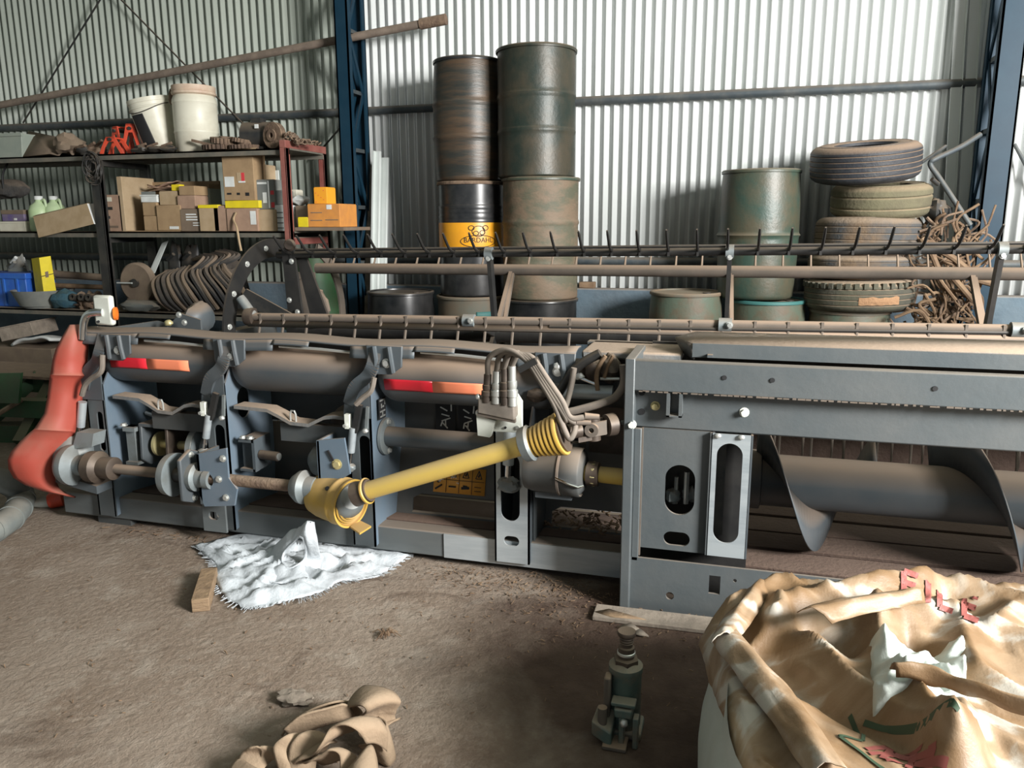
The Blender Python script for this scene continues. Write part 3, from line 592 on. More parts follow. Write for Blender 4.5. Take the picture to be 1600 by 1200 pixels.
gear(Vector((p.x-.03, 5.52, ZT+.062)), .085, .03, (.2, 0, 1), 'rust', 'small rusty gear tilted on the gear beside the motor', 20)
p = at(318, 226, 5.46); MBx = MB().bar((p.x-.09, 5.45, ZT+.085), (p.x+.12, 5.46, ZT+.035), .03, .02); o = MBx.build('scrap_bar', 'rust'); tag(o, 'short rusty bar poking out in front of the cream drum', 'bar')
p = at(412, 220, 5.55); c = Vector((p.x, 5.6, ZT)); o = thing('motor', 'dark electric motor with a pulley on the top shelf', 'motor', c)
MB().lathe([(.09, -.13), (.105, -.12), (.105, .12), (.09, .13), (.0, .131)], c+Vector((-.06, 0, .115)), (1, .15, 0), 28).build('housing', 'darksteel', o)
for s in (-1, 1): MB().box(c.x-.14, c.x+.02, c.y+s*.07-.02, c.y+s*.07+.02, ZT+.001, ZT+.03).build('foot', 'darksteel', o)
MB().box(c.x-.10, c.x-.02, c.y-.05, c.y+.03, ZT+.21, ZT+.245).build('terminal_box', 'darksteel', o); MB().box(c.x-.03, c.x+.0, c.y-.115, c.y-.108, ZT+.16, ZT+.19).build('nameplate', 'white', o)
p = at(431, 217, 5.5); c = Vector((p.x, 5.45, ZT+.10)); o = thing('pulley', 'rusty grooved pulley standing on edge beside the motor', 'pulley', c)
MB().lathe([(.04, 0), (.095, 0), (.098, .008), (.08, .022), (.08, .03), (.098, .044), (.095, .052), (.04, .052)], c, (.25, 1, 0), 32, closed=True).build('rim', 'rust', o); MB().lathe([(.02, -.012), (.045, -.012), (.045, .06), (.02, .06)], c, (.25, 1, 0), 20, closed=True).build('hub', 'rust', o)
rnd = random.Random(4)
p = at(465, 225, 5.5); ch = MB()
for k in range(46):
    t = k/45; a = t*14
    q = Vector((p.x-.09+.19*t+.04*math.sin(a), 5.5+.09*math.cos(a*1.3), ZT+.03+.075*(1-t)*abs(math.sin(a*.8))+.01)); d = Vector((rnd.uniform(-1, 1), rnd.uniform(-1, 1), rnd.uniform(-.4, .4))).normalized(); e = d.orthogonal().normalized()
    ch.tube([q+d*math.cos(b2)*.028+e*math.sin(b2)*.017 for b2 in [2*math.pi*i/8 for i in range(9)]], .0055, 5, caps=False)
o = ch.build('chain_heap', 'rust', kind='stuff'); tag(o, 'heap of rusty chain at the end of the top shelf', 'chain')
p = at(145, 262, 5.34); wm = MB()
for k in range(14):
    c = Vector((p.x+rnd.uniform(-.02, .02), 5.33+rnd.uniform(-.015, .005), p.z+rnd.uniform(-.03, .03))); r0 = rnd.uniform(.05, .10); a0 = rnd.uniform(-.3, .3)
    wm.tube([c+Vector((math.cos(a)*r0*.8, .012*math.sin(3*a+k), math.sin(a)*r0*1.15)) for a in [2*math.pi*i/20 for i in range(21)]], .005, 5, caps=False)
o = wm.build('wire_coil', 'darksteel', kind='stuff'); tag(o, 'coil of dark wire hung on the dark rack post', 'wire')
# ---- lower shelf
a, b = at(-30, 477, 5.5), at(44, 427, 5.5); o = thing('plastic_crate', 'bright blue plastic crate on the lower shelf', 'crate', ((a.x+b.x)/2, 5.65, ZL))
MB().box(a.x, b.x-.04, 5.5, 5.82, ZL+.001, b.z-.03).build('body', 'blueplastic', o, bevel=.006); MB().box(a.x-.01, b.x-.02, 5.485, 5.835, b.z-.05, b.z).build('rim', 'blueplastic', o, bevel=.004)
for k in range(3): MB().box(b.x-.14-.15*k, b.x-.12-.15*k, 5.488, 5.5, ZL+.01, b.z-.05).build('rib', 'blueplastic', o)
f = [at(69, 462, 5.44), at(88, 456, 5.50), at(79, 400, 5.50), at(61, 403, 5.44)]; l0, l1 = at(56, 456, 5.52), at(49, 404, 5.52)
o = thing('yellow_carton', 'tall bright yellow box standing tilted in the grey basin', 'box', (f[0]+f[2])/2)
MB().add([f[0], f[1], f[2], f[3], l0, l1, f[1]+(l0-f[0]), f[2]+(l1-f[3])], [(0, 1, 2, 3), (4, 0, 3, 5), (3, 2, 7, 5), (6, 4, 5, 7), (1, 6, 7, 2), (0, 4, 6, 1)]).build('body', 'yellow', o)
m_ = f[0].lerp(f[3], .5); n_ = f[1].lerp(f[2], .5); m2 = f[0].lerp(f[3], .52); n2 = f[1].lerp(f[2], .52); dv = Vector((0, -.0015, 0))
MB().quad8([m_+dv, n_+dv, n2+dv, m2+dv], [m_, n_, n2, m2]).build('seam', 'black', o)
q = f[0].lerp(f[1], .35)*.55+f[3].lerp(f[2], .35)*.45+dv*2; r2 = f[0].lerp(f[1], .6)*.55+f[3].lerp(f[2], .6)*.45+dv*2; h2 = Vector((0, 0, .05)); MB().quad8([q, r2, r2+h2, q+h2], [v-dv for v in (q, r2, r2+h2, q+h2)]).build('printed_mark', 'brown', o)
c = at(62, 472, 5.5); c = Vector((c.x, 5.55, ZL+.001)); o = thing('basin', 'grey basin holding the tilted yellow box', 'basin', c)
MB().lathe([(.0, .004), (.16, .0), (.20, .08), (.235, .15), (.25, .155), (.245, .145), (.19, .02), (.0, .012)], c, n=32).build('bowl', 'grey', o)
lumpobj('blue_rag', 103, 468, 5.47, (.15, .08, .075), 12, mat('blue_cloth', (.03, .10, .15), .9, 0, (.06, .12, .14), 8, bump=.4), 'crumpled dark blue rag beside the grey basin', 'rag', ZL, .2, 10)
for i, (ya, yb2, r_, m2, lab) in enumerate(((428, 434, .032, 'brown', 'thick brown roller lying across the lower shelf'), (446, 449, .022, 'strap', 'thin brown pipe lying under the thick brown roller'))):
    p, q = at(86, ya, 5.75-.1*i), at(165, yb2, 5.75-.1*i); o = thing('pipe_length', lab, 'pipe', p); MB().cyl(p, q, r_, n=12).build('barrel', m2, o); MB().cyl(p-(q-p)*.02, p+(q-p)*.02, r_*1.15, n=12).build('end_collar', 'rust', o)
for i, (px, py, lab) in enumerate(((128, 462, 'brown scrap casting beside the blue rag'), (142, 470, 'brown scrap casting between two others by the dark post'), (152, 458, 'brown scrap casting close against the dark post'))):
    c = at(px, py, 5.5); o = thing('scrap_casting', lab, 'scrap', (c.x, 5.5, ZL)); MB().lump((c.x, 5.5, ZL+.075), (.06, .06, .07), 50+i, 8, .3).build('casting', 'rust', o); MB().lathe([(.015, 0), (.03, 0), (.03, .05), (.015, .05)], (c.x, 5.44, ZL+.1), (0, -1, .3), 14, closed=True).build('boss', 'darksteel', o)
c = at(212, 442, 5.45); o = thing('disc_wheel', 'brown disc wheel standing on edge behind the dark post', 'wheel', (c.x, 5.45, c.z))
MB().lathe([(.0, 0), (.10, .006), (.15, .0), (.165, .01), (.168, .05), (.15, .06), (.0, .05)], (c.x, 5.45, c.z), (0, 1, 0), 36).build('disc', 'brown', o); MB().lathe([(.0, -.02), (.035, -.02), (.035, .0)], (c.x, 5.45, c.z), (0, 1, 0), 18).build('hub', 'darksteel', o)
MB().cyl((c.x-.16, 5.42, c.z), (c.x-.01, 5.42, c.z), .007, n=8).build('axle_pin', 'whitemetal', o); MB().box(c.x-.10, c.x+.10, 5.45, 5.56, ZL+.0, c.z-.13).build('stand', 'brown', o)
p0, p1, p2, p3 = at(232, 427, 5.5), at(241, 427, 5.5), at(262, 376, 5.6), at(253, 380, 5.6)
o = MB().quad8([p0, p1, p2, p3], [v+Vector((0, .01, 0)) for v in (p0, p1, p2, p3)]).build('white_strip', 'whitemetal'); tag(o, 'white plastic strip leaning up behind the belt coils', 'strip')
# drive belts draped in a fan over the shelf
def belts(name, n, A, B, C, D, Y, lab, seed):
    rnd = random.Random(seed); c = at(B[0], B[1], Y); o = thing(name, lab, 'belt', (c.x, Y, ZL))
    for k in range(n):
        t = k/(n-1); pts = []
        for (x0, y0, x1, y1), dy in ((A, .10), (B, -.05), (C, -.10), (D, -.02)):
            pts.append(at(x0+(x1-x0)*t+rnd.uniform(-1.5, 1.5), y0+(y1-y0)*t+rnd.uniform(-1.5, 1.5), Y+dy+.03*t))
        pts[-1].z = max(pts[-1].z, ZL+.02)
        MB().tube(spline(pts, 6), rnd.uniform(.013, .024), 6).build('belt_loop', 'cloth_dark' if k % 3 else 'brown', o)
belts('belt_bundle', 16, (262, 425, 350, 408), (240, 440, 352, 422), (246, 468, 378, 450), (268, 490, 392, 478), 5.50, 'fan of black and brown drive belts draped beside the disc wheel', 3)
belts('belt_bundle', 9, (300, 405, 352, 392), (318, 404, 372, 400), (296, 424, 350, 412), (272, 432, 322, 424), 5.62, 'grey bundle of drive belts heaped above the fan of belts', 6)
lumpobj('belt_pile', 312, 480, 5.62, (.42, .12, .17), 70, 'rubber', 'dark pile of belting filling the lower shelf under the fan of belts', 'belt', ZL, .16, 14)
lumpobj('cloth_bundle', 352, 418, 5.76, (.20, .10, .2), 71, 'cloth_dark', 'dark cloth bundle on the lower shelf behind the belts', 'cloth', ZL, .22, 12)
lumpobj('grey_sack', 220, 482, 5.43, (.19, .07, .05), 72, 'grey', 'flat grey sack hanging over the lower shelf under the disc wheel', 'sack', ZL-.0, .2, 10)
for i, (px, py, rd, m2, lab) in enumerate(((300, 398, (.10, .07, .09), 'darksteel', 'dark machine fitting behind the drive belts'), (275, 400, (.07, .06, .12), 'darksteel', 'dark upright fitting beside the white plastic strip'), (30, 412, (.12, .08, .06), 'grey', 'grey cloth wad behind the blue crate'), (32, 405, (.05, .05, .04), 'white', 'white wad on the grey cloth behind the blue crate'))):
    c = at(px, py, 5.75); zb_ = ZL; hh = (c.z-ZL)/2+rd[2]*.5; o = thing('machine_fitting' if i < 2 else 'cloth_wad', lab, 'fitting' if i < 2 else 'cloth', (c.x, 5.75, ZL))
    MB().lump((c.x, 5.75, ZL+hh), (rd[0], rd[1], hh), 80+i, 9, .2).build('mass', m2, o); MB().cyl((c.x-.03, 5.68, c.z-.03), (c.x+.05, 5.66, c.z+.02), .015, n=8).build('stub' if i < 2 else 'fold', m2, o)
# ---- under the rack
a, b = at(8, 535, 5.35), at(70, 498, 5.35)
fr = [at(10, 530, 5.3), at(34, 540, 5.3), at(70, 522, 5.3), at(58, 500, 5.45), at(25, 506, 5.45)]
bo = carton((-60, 546, 80, 590), 5.35, .45, 'brown', 'brown packing case on the floor under the lower shelf', .0, name='packing_case')
sk = thing('white_bag', 'folded white bag under the lower shelf', 'bag', at(40, 535, 5.35))
p = at(40, 533, 5.3); zb_ = bo[3] if False else p.z-.05
MB().grid(16, 6, lambda u, v: Vector((p.x-.21+.43*u, 5.34+.3*v, bo[3]+.018+.05*math.sin(math.pi*u)*(1-v)+.06*u+.012*math.sin(9*u+4*v)))).build('cloth', 'white', sk, solid=.02)
p = at(45, 515, 5.45); o = thing('dusty_box', 'dusty beige box lying askew above the folded white bag', 'box', p)
MB().obox(p, (.15, .03, .03), (-.03, .16, .0), (-.015, 0, .055)).build('body', 'wood_old', o, bevel=.005); MB().obox(p+Vector((-.008, 0, .06)), (.152, .032, .03), (-.03, .165, 0), (0, 0, .004)).build('lid', 'wood_old', o)
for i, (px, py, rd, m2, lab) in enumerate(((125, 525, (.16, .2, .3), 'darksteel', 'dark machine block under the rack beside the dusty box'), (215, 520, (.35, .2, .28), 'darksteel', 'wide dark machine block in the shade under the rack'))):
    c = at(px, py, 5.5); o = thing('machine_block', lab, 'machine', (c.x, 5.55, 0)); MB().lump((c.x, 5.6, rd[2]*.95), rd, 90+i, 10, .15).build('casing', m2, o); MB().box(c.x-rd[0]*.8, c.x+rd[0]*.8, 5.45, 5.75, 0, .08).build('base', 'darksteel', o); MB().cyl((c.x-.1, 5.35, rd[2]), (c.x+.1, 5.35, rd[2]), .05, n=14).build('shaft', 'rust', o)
# ================================================================== the harvester header
M['paint'] = mat('slate_header_paint', (.066, .083, .095), .5, .1, (.078, .095, .106), 5, dust=.75, dcol=(.26, .19, .135))
M['railpaint'] = mat('scuffed_rail_paint', (.135, .152, .155), .5, .1, (.10, .115, .118), 4, dust=.6, dcol=(.26, .19, .135), stretch=(.5, 1, 2))
M['shellpaint'] = mat('dusty_shell_paint', (.062, .076, .086), .5, .05, (.072, .085, .094), 5, dust=1.0, dcol=(.31, .225, .16), dlo=-.08)
M['paint_clean'] = mat('clean_slate_paint', (.088, .104, .111), .42, .2, (.102, .116, .121), 3, dust=.35, bump=.08, bscale=18)
M['paint_blue'] = mat('bluish_slate_paint', (.115, .16, .205), .5, .05, (.13, .172, .215), 6, dust=.5)
M['darkpaint'] = mat('dark_grey_paint', (.045, .054, .058), .6, 0, (.06, .066, .066), 5, dust=.5)
M['bare'] = mat('galvanised_with_sheen', (.50, .55, .57), .36, .45, (.36, .41, .44), 5, dust=.25, stretch=(.4, 1, 3))  # pale base also puts the doorway's reflection into the steel colour
M['chrome'] = mat('chrome', (.78, .80, .82), .16, 1.0)
M['zinc'] = mat('zinc_bolt', (.62, .63, .60), .4, .7)
M['zincyel'] = mat('yellow_zinc', (.55, .48, .25), .45, .5)
M['blackpaint'] = mat('black_reel_paint', (.014, .015, .016), .45, .1, (.025, .025, .024), 8, dust=.25)
M['dustbar'] = mat('dust_covered_bar', (.10, .085, .07), .85, 0, (.13, .105, .085), 8, dust=1.0, dcol=(.27, .195, .14))
M['tan'] = mat('dusty_walkway', (.15, .165, .17), .7, .1, (.2, .18, .16), 8, dust=1.15, dcol=(.33, .25, .185), bump=.2)
M['tray'] = mat('dirty_tray', (.050, .030, .022), .9, 0, (.07, .045, .033), 7, dust=.35, dcol=(.20, .135, .10), bump=.4)
M['hose'] = mat('dusty_hydraulic_hose', (.14, .12, .10), .75, 0, (.20, .17, .14), 14, dust=.5, dcol=(.36, .29, .235))
M['shield'] = mat('faded_red_plastic', (.35, .055, .035), .6, 0, (.29, .088, .06), 3.5, .45, .75, dust=.55, dcol=(.40, .21, .15))
M['reflred'] = mat('red_reflective_film', (.62, .02, .035), .3, 0); M['reflor'] = mat('orange_reflective_film', (.92, .27, .14), .35, 0)
M['ptoyel'] = mat('yellow_plastic_guard', (.54, .34, .065), .42, 0, (.60, .37, .07), 6, dust=.55, dcol=(.40, .27, .15))
M['ptotube'] = mat('yellow_plastic_tube', (.60, .43, .11), .38, 0, (.66, .46, .10), 4, dust=.5, dcol=(.52, .39, .24))
M['decal'] = mat('orange_decal', (.72, .33, .05), .55)
M['oiliron'] = mat('oily_iron', (.055, .042, .034), .5, .3, (.09, .068, .052), 14, dust=.35)
M['greycast'] = mat('grey_casting', (.22, .255, .265), .5, .3, (.17, .19, .19), 9, dust=.4)
M['lampw'] = mat('white_lamp_housing', (.68, .70, .63), .5, 0, (.60, .62, .55), 7, dust=.2)
M['amberlens'] = mat('amber_lens', (.75, .17, .02), .2)
H = thing('harvester_header', 'long slate grey combine harvester header with reel, lying before the wall', 'farm machine', (-.7, 3.5, 0))
def P(mb, name, m, par=None, **k): return mb.build(name, m, par or H, **k)
def bolt(c, par, r=.011, d=(0, -1, 0), m='zinc', ln=.012):
    c = Vector(c); d = Vector(d).normalized(); a = MB().cyl(c, c+d*.003, r*1.5, n=14); a.tube([c+d*.003, c+d*ln], r, 6); return P(a, 'bolt', m, par)
YBS = 3.08
# ---- base rail and tray
P(MB().box(-3.3, -.34, YBS, YBS+.09, .035, .15), 'base_rail', 'railpaint', bevel=.006)
br = P(MB().box(-1.20, -.35, YBS-.006, YBS, .037, .148), 'rail_sheen_face', 'bare')  # bare steel, made paler to paint in a bright outdoor reflection
P(MB().add([(-3.25, YBS+.09, .15), (-.36, YBS+.09, .15), (-.36, 3.62, .10), (-3.25, 3.62, .10)], [(0, 1, 2, 3)]), 'floor_pan', 'tray', solid=.01)
P(MB().box(-3.3, -.4, 3.58, 3.66, .0, .10), 'skid', 'darkpaint')
for x in (-3.0, -1.7): P(MB().box(x-.1, x+.1, YBS+.01, YBS+.3, 0, .036), 'skid_shoe', 'darkpaint')
# ---- back sheets
P(MB().add([(-3.0, 3.44, .86), (-.38, 3.44, .86), (-.38, 3.42, .52), (-3.0, 3.42, .52)], [(0, 1, 2, 3)]), 'back_sheet', 'darkpaint', solid=.012)
def lowp(x0, x1, cut):
    f = lambda x, t: Vector((x, 3.38-.10*t, .52-.38*t)); o = [f(x0, 0), f(x1, 0), f(x1, 1), f(x0, 1)]
    c = cut; hole = [f(c[0]+.04, .74), f(c[1]-.04, .74), f(c[1], .80), f(c[1], .97), f(c[0], .97), f(c[0], .80)]
    P(MB().plate(o, Vector((0, .012, .006)), [hole]), 'lower_sheet', 'darkpaint')
lowp(-1.52, -.86, (-1.44, -.95)); lowp(-.80, -.36, (-.76, -.39))
P(MB().add([(-3.0, 3.46, .50), (-1.56, 3.46, .50), (-1.56, 3.40, .14), (-3.0, 3.40, .14)], [(0, 1, 2, 3)]), 'lower_sheet', 'darkpaint', solid=.012)
# chaff caught in the tray
rnd = random.Random(8); cf = MB()
for k in range(150):
    c = Vector((rnd.uniform(-.80, -.40), rnd.uniform(3.22, 3.45), .16+rnd.random()*.03)); d = Vector((rnd.uniform(-1, 1), rnd.uniform(-1, 1), rnd.uniform(-.3, .6)))*rnd.uniform(.006, .022); cf.tube([c-d, c+d], rnd.uniform(.002, .006), 4)
P(cf, 'caught_chaff', 'strap', kind='stuff')
# ---- posts: channel with a front face and a side plate running back
def post(xl, xr_, zt, m, yb, slots, arm=True, hole=None):
    zb = .06; y = YBS-.03
    P(MB().plate([(xl, y, zb), (xr_, y, zb), (xr_, y, zt), (xl, y, zt)], (0, .008, 0), [slot((a, y, b2), hw, hh) for a, b2, hw, hh in slots]), 'post_face', m)
    p = P(MB().plate([(xr_-.008, y, zb), (xr_-.008, yb, zb+.05), (xr_-.008, yb, zt+.02), (xr_-.008, y+.08, zt+.10), (xr_-.008, y, zt-.02)], (.008, 0, 0), [slot((xr_-.008, y+.14, hole), .05, .075, (0, 1, 0))] if hole else []), 'post_side', 'paint_blue' if m != 'bare' else 'paint')
    P(MB().plate([(xl, y, zb), (xl, yb, zb+.05), (xl, yb, zt), (xl, y, zt)], (.008, 0, 0)), 'post_side', 'paint')
    return p
pa_ = post(-3.05, -2.945, .74, 'paint_clean', 3.42, [(-2.98, .50, .018, .10)])
pb2 = post(-2.375, -2.255, .78, 'paint_clean', 3.42, [(-2.30, .47, .028, .11), (-2.325, .135, .03, .022)], hole=.66)
pc2 = post(-1.63, -1.52, .78, 'paint_clean', 3.42, [(-1.555, .47, .028, .11), (-1.59, .735, .005, .012)])
pd2 = post(-.955, -.80, .66, 'bare', 3.40, [(-.885, .40, .042, .15), (-.88, .16, .034, .022)])
P(MB().plate(circ((-.845, 3.2, .3), .001, 4), (0, .001, 0)), 'weld', 'zinc')
P(MB().box(-.796, -.790, 3.10, 3.38, .10, .60), 'stiffener', 'paint_clean')
# curved arms that carry the tube
for xa in (-2.945, -2.255, -1.52):
    arc = spline([(xa-.10, YBS-.03, .72), (xa-.06, YBS-.045, .80), (xa+.0, YBS-.05, .85), (xa+.035, YBS-.06, .90), (xa+.045, YBS-.03, .985)], 6); b = MB()
    for i in range(len(arc)-1): b.bar(arc[i], arc[i+1]+(arc[i+1]-arc[i])*.05, .055, .018, (0, 1, 0))
    P(b, 'tube_arm', 'paint')
    P(MB().plate([(xa-.13, YBS-.035, .66), (xa, YBS-.035, .66), (xa+.0, YBS-.035, .83), (xa-.05, YBS-.035, .80), (xa-.12, YBS-.035, .74)], (0, .01, 0)), 'gusset', 'paint')
# ---- round-ended tube shells
def shell(x0, x1, zc=.855, yc=3.20, r=.128, e=.085):
    pr = []
    for k in range(9):
        a = math.pi/2*k/8; pr.append((r*(.5+.5*math.sin(a)) if k else r*.30, e*(1-math.cos(a))))
    L = x1-x0; pr2 = pr+[(q[0], L-q[1]) for q in reversed(pr)]
    return P(MB().lathe(pr2, (x0, yc, zc), (1, 0, 0), 40), 'tube_shell', 'shellpaint', sharp=70)
s1 = shell(-3.00, -2.31, .86); s2 = shell(-2.26, -1.565, .85); s3 = shell(-1.515, -.70, .84); P(MB().cyl((-.72, 3.2, .84), (-.36, 3.2, .84), .10, n=28), 'tube_core', 'darkpaint')
def refl(s, xa, xb, xc, zm, zc):
    def g(x0, x1):
        return MB().grid(4, 6, lambda u, v: Vector((x0+(x1-x0)*u, 3.20-math.cos((v-.5)*.40+zm)*.1305, zc+math.sin((v-.5)*.40+zm)*.1305)))
    P(g(xa, xb), 'reflector_strip', 'reflred', s, solid=.0015); P(g(xb, xc), 'reflector_strip', 'reflor', s, solid=.0015)
refl(s1, -2.90, -2.69, -2.455, -.10, .86); refl(s3, -1.46, -1.235, -.99, -.22, .84)
# ---- top sheet, brackets and slots
def topz(x): return 1.005-.008*(x+3)*.7+.006*math.sin(x*9)
tb = MB(); tb.grid(60, 6, lambda u, v: Vector((-3.06+2.45*u, 3.05+.12*v, topz(-3.06+2.45*u)+.004*math.sin(math.pi*v)-.012*(1-v)**3)))
P(tb, 'top_sheet', 'paint', solid=.008)
def lip(x0, x1, h): P(MB().grid(12, 3, lambda u, v: Vector((x0+(x1-x0)*u, 3.047-.012*v, topz(x0+(x1-x0)*u)-.012-h*v))), 'sheet_lip', 'paint', solid=.006)
for x0, x1, h in ((-3.06, -2.70, .05), (-2.70, -2.52, .018), (-2.34, -1.98, .048), (-1.98, -1.80, .02), (-1.60, -1.30, .05), (-1.30, -1.12, .02), (-.86, -.62, .05)): lip(x0, x1, h)
for x0, x1 in ((-2.68, -2.30), (-1.96, -1.55), (-1.28, -.92)):
    P(MB().tube([(x0, 3.062, .962), ((x0+x1)/2, 3.066, .956), (x1, 3.066, .944)], .007, 6), 'slot_edge', 'zinc')
    P(MB().box(x0, x1, 3.10, 3.12, .952, .985), 'slot_shade_strip', 'blackpaint')  # black strip added to stand for the shade inside the slot
for xb in (-2.82, -2.20, -1.435, -.69):
    b = P(MB().plate([(xb-.085, 3.03, .99), (xb+.085, 3.03, .99), (xb+.08, 3.028, .90), (xb+.03, 3.028, .865), (xb-.05, 3.028, .865), (xb-.08, 3.028, .885)], (0, .012, 0)), 'hanger_bracket', 'paint', bevel=.004)
    for s in (-1, 1): P(MB().tube([(xb+s*.035-.01, 3.026, .985), (xb+s*.035, 3.02, .93), (xb+s*.04, 3.026, .875)], .012, 8), 'pressed_rib', 'paint', b)
    bolt((xb+.012, 3.027, .915), b, .014)
# ---- wavy flat bars with a small hook
def wavy(x0, x1, z, y):
    L = x1-x0; prof = [(0, 0), (.30, -.006), (.40, -.03), (.50, -.058), (.66, -.062), (.80, -.022), (.88, -.015), (1.0, -.018)]; t = .016
    top = [Vector((x0+L*u, y, z+dz)) for u, dz in prof]; o = [p for p in top]+[p-Vector((0, 0, t)) for p in reversed(top)]
    w_ = P(MB().plate(o, (0, .085, 0)), 'stay_bar', 'tan'); P(MB().box(x0+L*.38, x0+L*.98, y+.03, y+.075, z-.16, z-.075), 'stay_web', 'darkpaint', w_)
    c = Vector((x0+L*.52, y+.012, z-.055)); P(MB().tube([c+Vector((-.014, 0, -.01)), c+Vector((-.014, 0, .03)), c+Vector((-.008, 0, .045)), c+Vector((.008, 0, .045)), c+Vector((.014, 0, .03)), c+Vector((.014, 0, -.008))], .0045, 8), 'clip', 'zinc', w_)
wavy(-2.90, -2.39, .685, 3.06); wavy(-2.22, -1.64, .675, 3.06)
# ---- struts
def strut(p, q, r=.017):
    p, q = Vector(p), Vector(q); s = P(MB().cyl(p.lerp(q, .0), p.lerp(q, .62), r, n=16), 'gas_strut', 'bare'); P(MB().cyl(p.lerp(q, .6), q, r*.55, n=12), 'piston_rod', 'chrome', s)
    P(MB().lump(q, (.028, .022, .02), 7, 8, .15), 'clevis', 'greycast', s); return s
def strutset(px, Y, y0, y1, y2, dx):
    a, b2, c = at(px, y0, Y), at(px-dx*.5, y1, Y), at(px-dx, y2, Y)
    s = strut(b2, c); P(MB().bar(a+Vector((.012, .0, 0)), b2+Vector((.006, 0, -.02)), .026, .02, (0, 1, 0)), 'strut_cap', 'blackpaint', s)
    P(MB().box(b2.x-.035, b2.x-.012, b2.y-.012, b2.y+.012, b2.z-.005, b2.z+.06), 'valve', 'lampw', s); P(MB().cyl(b2+Vector((-.028, -.012, .012)), b2+Vector((-.028, -.03, .012)), .008, n=8), 'valve_nipple', 'zinc', s)
    P(MB().bar(a+Vector((.045, .01, -.01)), a+Vector((.035, .01, -.11)), .012, .012, (0, 1, 0)), 'strut_bracket', 'greycast', s); P(MB().lump(a+Vector((.035, -.004, -.115)), (.014, .012, .012), 3, 7, .1), 'strut_pin', 'zinc', s)
strutset(334, 3.02, 614, 648, 706, 15); strutset(558, 3.02, 632, 668, 730, 12)
sA = strut(at(129, 628, 3.02), at(124, 690, 3.02), .02); sD = strut(at(796, 672, 3.035), at(793, 758, 3.035), .024)
P(MB().lump(at(795, 757, 3.03), (.05, .03, .035), 6, 9, .25), 'clevis', 'greycast', sD)
# ---- drive line along the base: axis at Y 2.95, z .352
ax = lambda x, dz=0, dy=0: Vector((x, 2.95+dy, .352+dz))
dl = P(MB().cyl(ax(-2.86), ax(-2.55), .024, n=16), 'drive_shaft', 'dustbar'); P(MB().cyl(ax(-2.30), ax(-1.82), .027, n=18), 'drive_shaft', 'rust')
P(MB().lathe([(.0, 0), (.05, .0), (.075, .02), (.078, .07), (.06, .085), (.052, .09), (.055, .16), (.03, .17)], ax(-2.99), (1, 0, 0), 28), 'coupling', 'oiliron')
P(MB().lathe([(.0, 0), (.055, .0), (.075, .02), (.09, .03), (.1, .05), (.1, .08), (.05, .10), (.05, .14)], ax(-3.14), (1, 0, 0), 28), 'gearbox_flange', 'greycast')
gb = P(MB().lump(ax(-3.13, .02, .06), (.11, .10, .13), 15, 12, .08), 'gearbox', 'greycast')
P(MB().plate([ax(-3.20, -.10, .0), ax(-2.95, -.14, .0), ax(-2.95, -.10, .0), ax(-3.17, -.06, .0)], (0, .1, 0)), 'gearbox_foot', 'paint')
P(MB().plate([ax(-3.05, .16, .02), ax(-2.95, .16, .02), ax(-2.95, .10, .0), ax(-3.07, .08, .0)], (0, .08, 0)), 'gearbox_lug', 'greycast')
def bearing(x, w, h, m='greycast'):
    o = [ax(x, h), ax(x, h*.75, -w), ax(x, -h*.75, -w), ax(x, -h), ax(x, -h*.75, w), ax(x, h*.75, w)]
    b = P(MB().plate(o, (.02, 0, 0)), 'bearing_plate', m, bevel=.006); P(MB().lathe([(.03, -.01), (.062, -.01), (.068, .03), (.045, .045), (.03, .045)], ax(x+.018), (1, 0, 0), 24, closed=True), 'bearing_housing', 'greycast', b)
    for s in (-1, 1): bolt(ax(x+.02, s*h*.8), b, .011, (1, 0, 0))
    return b
P(MB().lathe([(.0, 0), (.06, .0), (.098, .015), (.102, .04), (.102, .05), (.09, .052), (.0, .05)], ax(-2.53), (1, 0, 0), 36), 'clutch_disc', 'greycast')
P(MB().cyl(ax(-2.49), ax(-2.40), .035, n=18), 'shaft_collar', 'blackpaint')
bearing(-2.41, .075, .13, 'paint')
P(MB().lathe([(.045, 0), (.05, .0), (.05, .09), (.045, .09)], ax(-2.385), (1, 0, 0), 24), 'bearing_sleeve', 'greycast')
# bracket that holds the shaft before post B and the one before post C
def yoke(x0, x1):
    o = [ax(x0, .12), ax(x0+.16, .16), ax(x0+.16, .02), ax(x0+.20, -.03), ax(x0+.18, -.11), ax(x0+.02, -.13), ax(x0, -.08)]
    y_ = P(MB().plate([p+Vector((0, -.03, 0)) for p in o], (0, .012, 0), [circ(ax(x0+.045, 0, -.03), .034, 20)]), 'shaft_bracket', 'paint_blue', bevel=.002)
    P(MB().plate([ax(x0, .12, -.03), ax(x0, -.12, -.03), ax(x0, -.12, .12), ax(x0, .12, .12)], (.012, 0, 0)), 'bracket_side', 'paint', y_)
    P(MB().lathe([(.028, 0), (.045, 0), (.045, .03), (.028, .03)], ax(x0+.03, 0, -.015), (1, 0, 0), 24, closed=True), 'bracket_bush', 'greycast', y_)
    for dx, dz in ((.14, .11), (.14, -.075), (.11, .01)): bolt(ax(x0+dx, dz, -.03), y_)
yoke(-2.335, 0)
P(MB().plate([(-2.385, 2.99, .07), (-2.26, 2.99, .07), (-2.26, 2.99, .24), (-2.385, 2.99, .22)], (0, .012, 0), [slot((-2.325, 2.99, .15), .028, .02)]), 'foot_plate', 'railpaint', bevel=.002)
P(MB().lathe([(.0, 0), (.05, 0), (.072, .03), (.076, .05), (.05, .07), (.048, .11), (.0, .11)], ax(-1.86), (1, 0, 0), 28), 'shaft_hub', 'greycast')
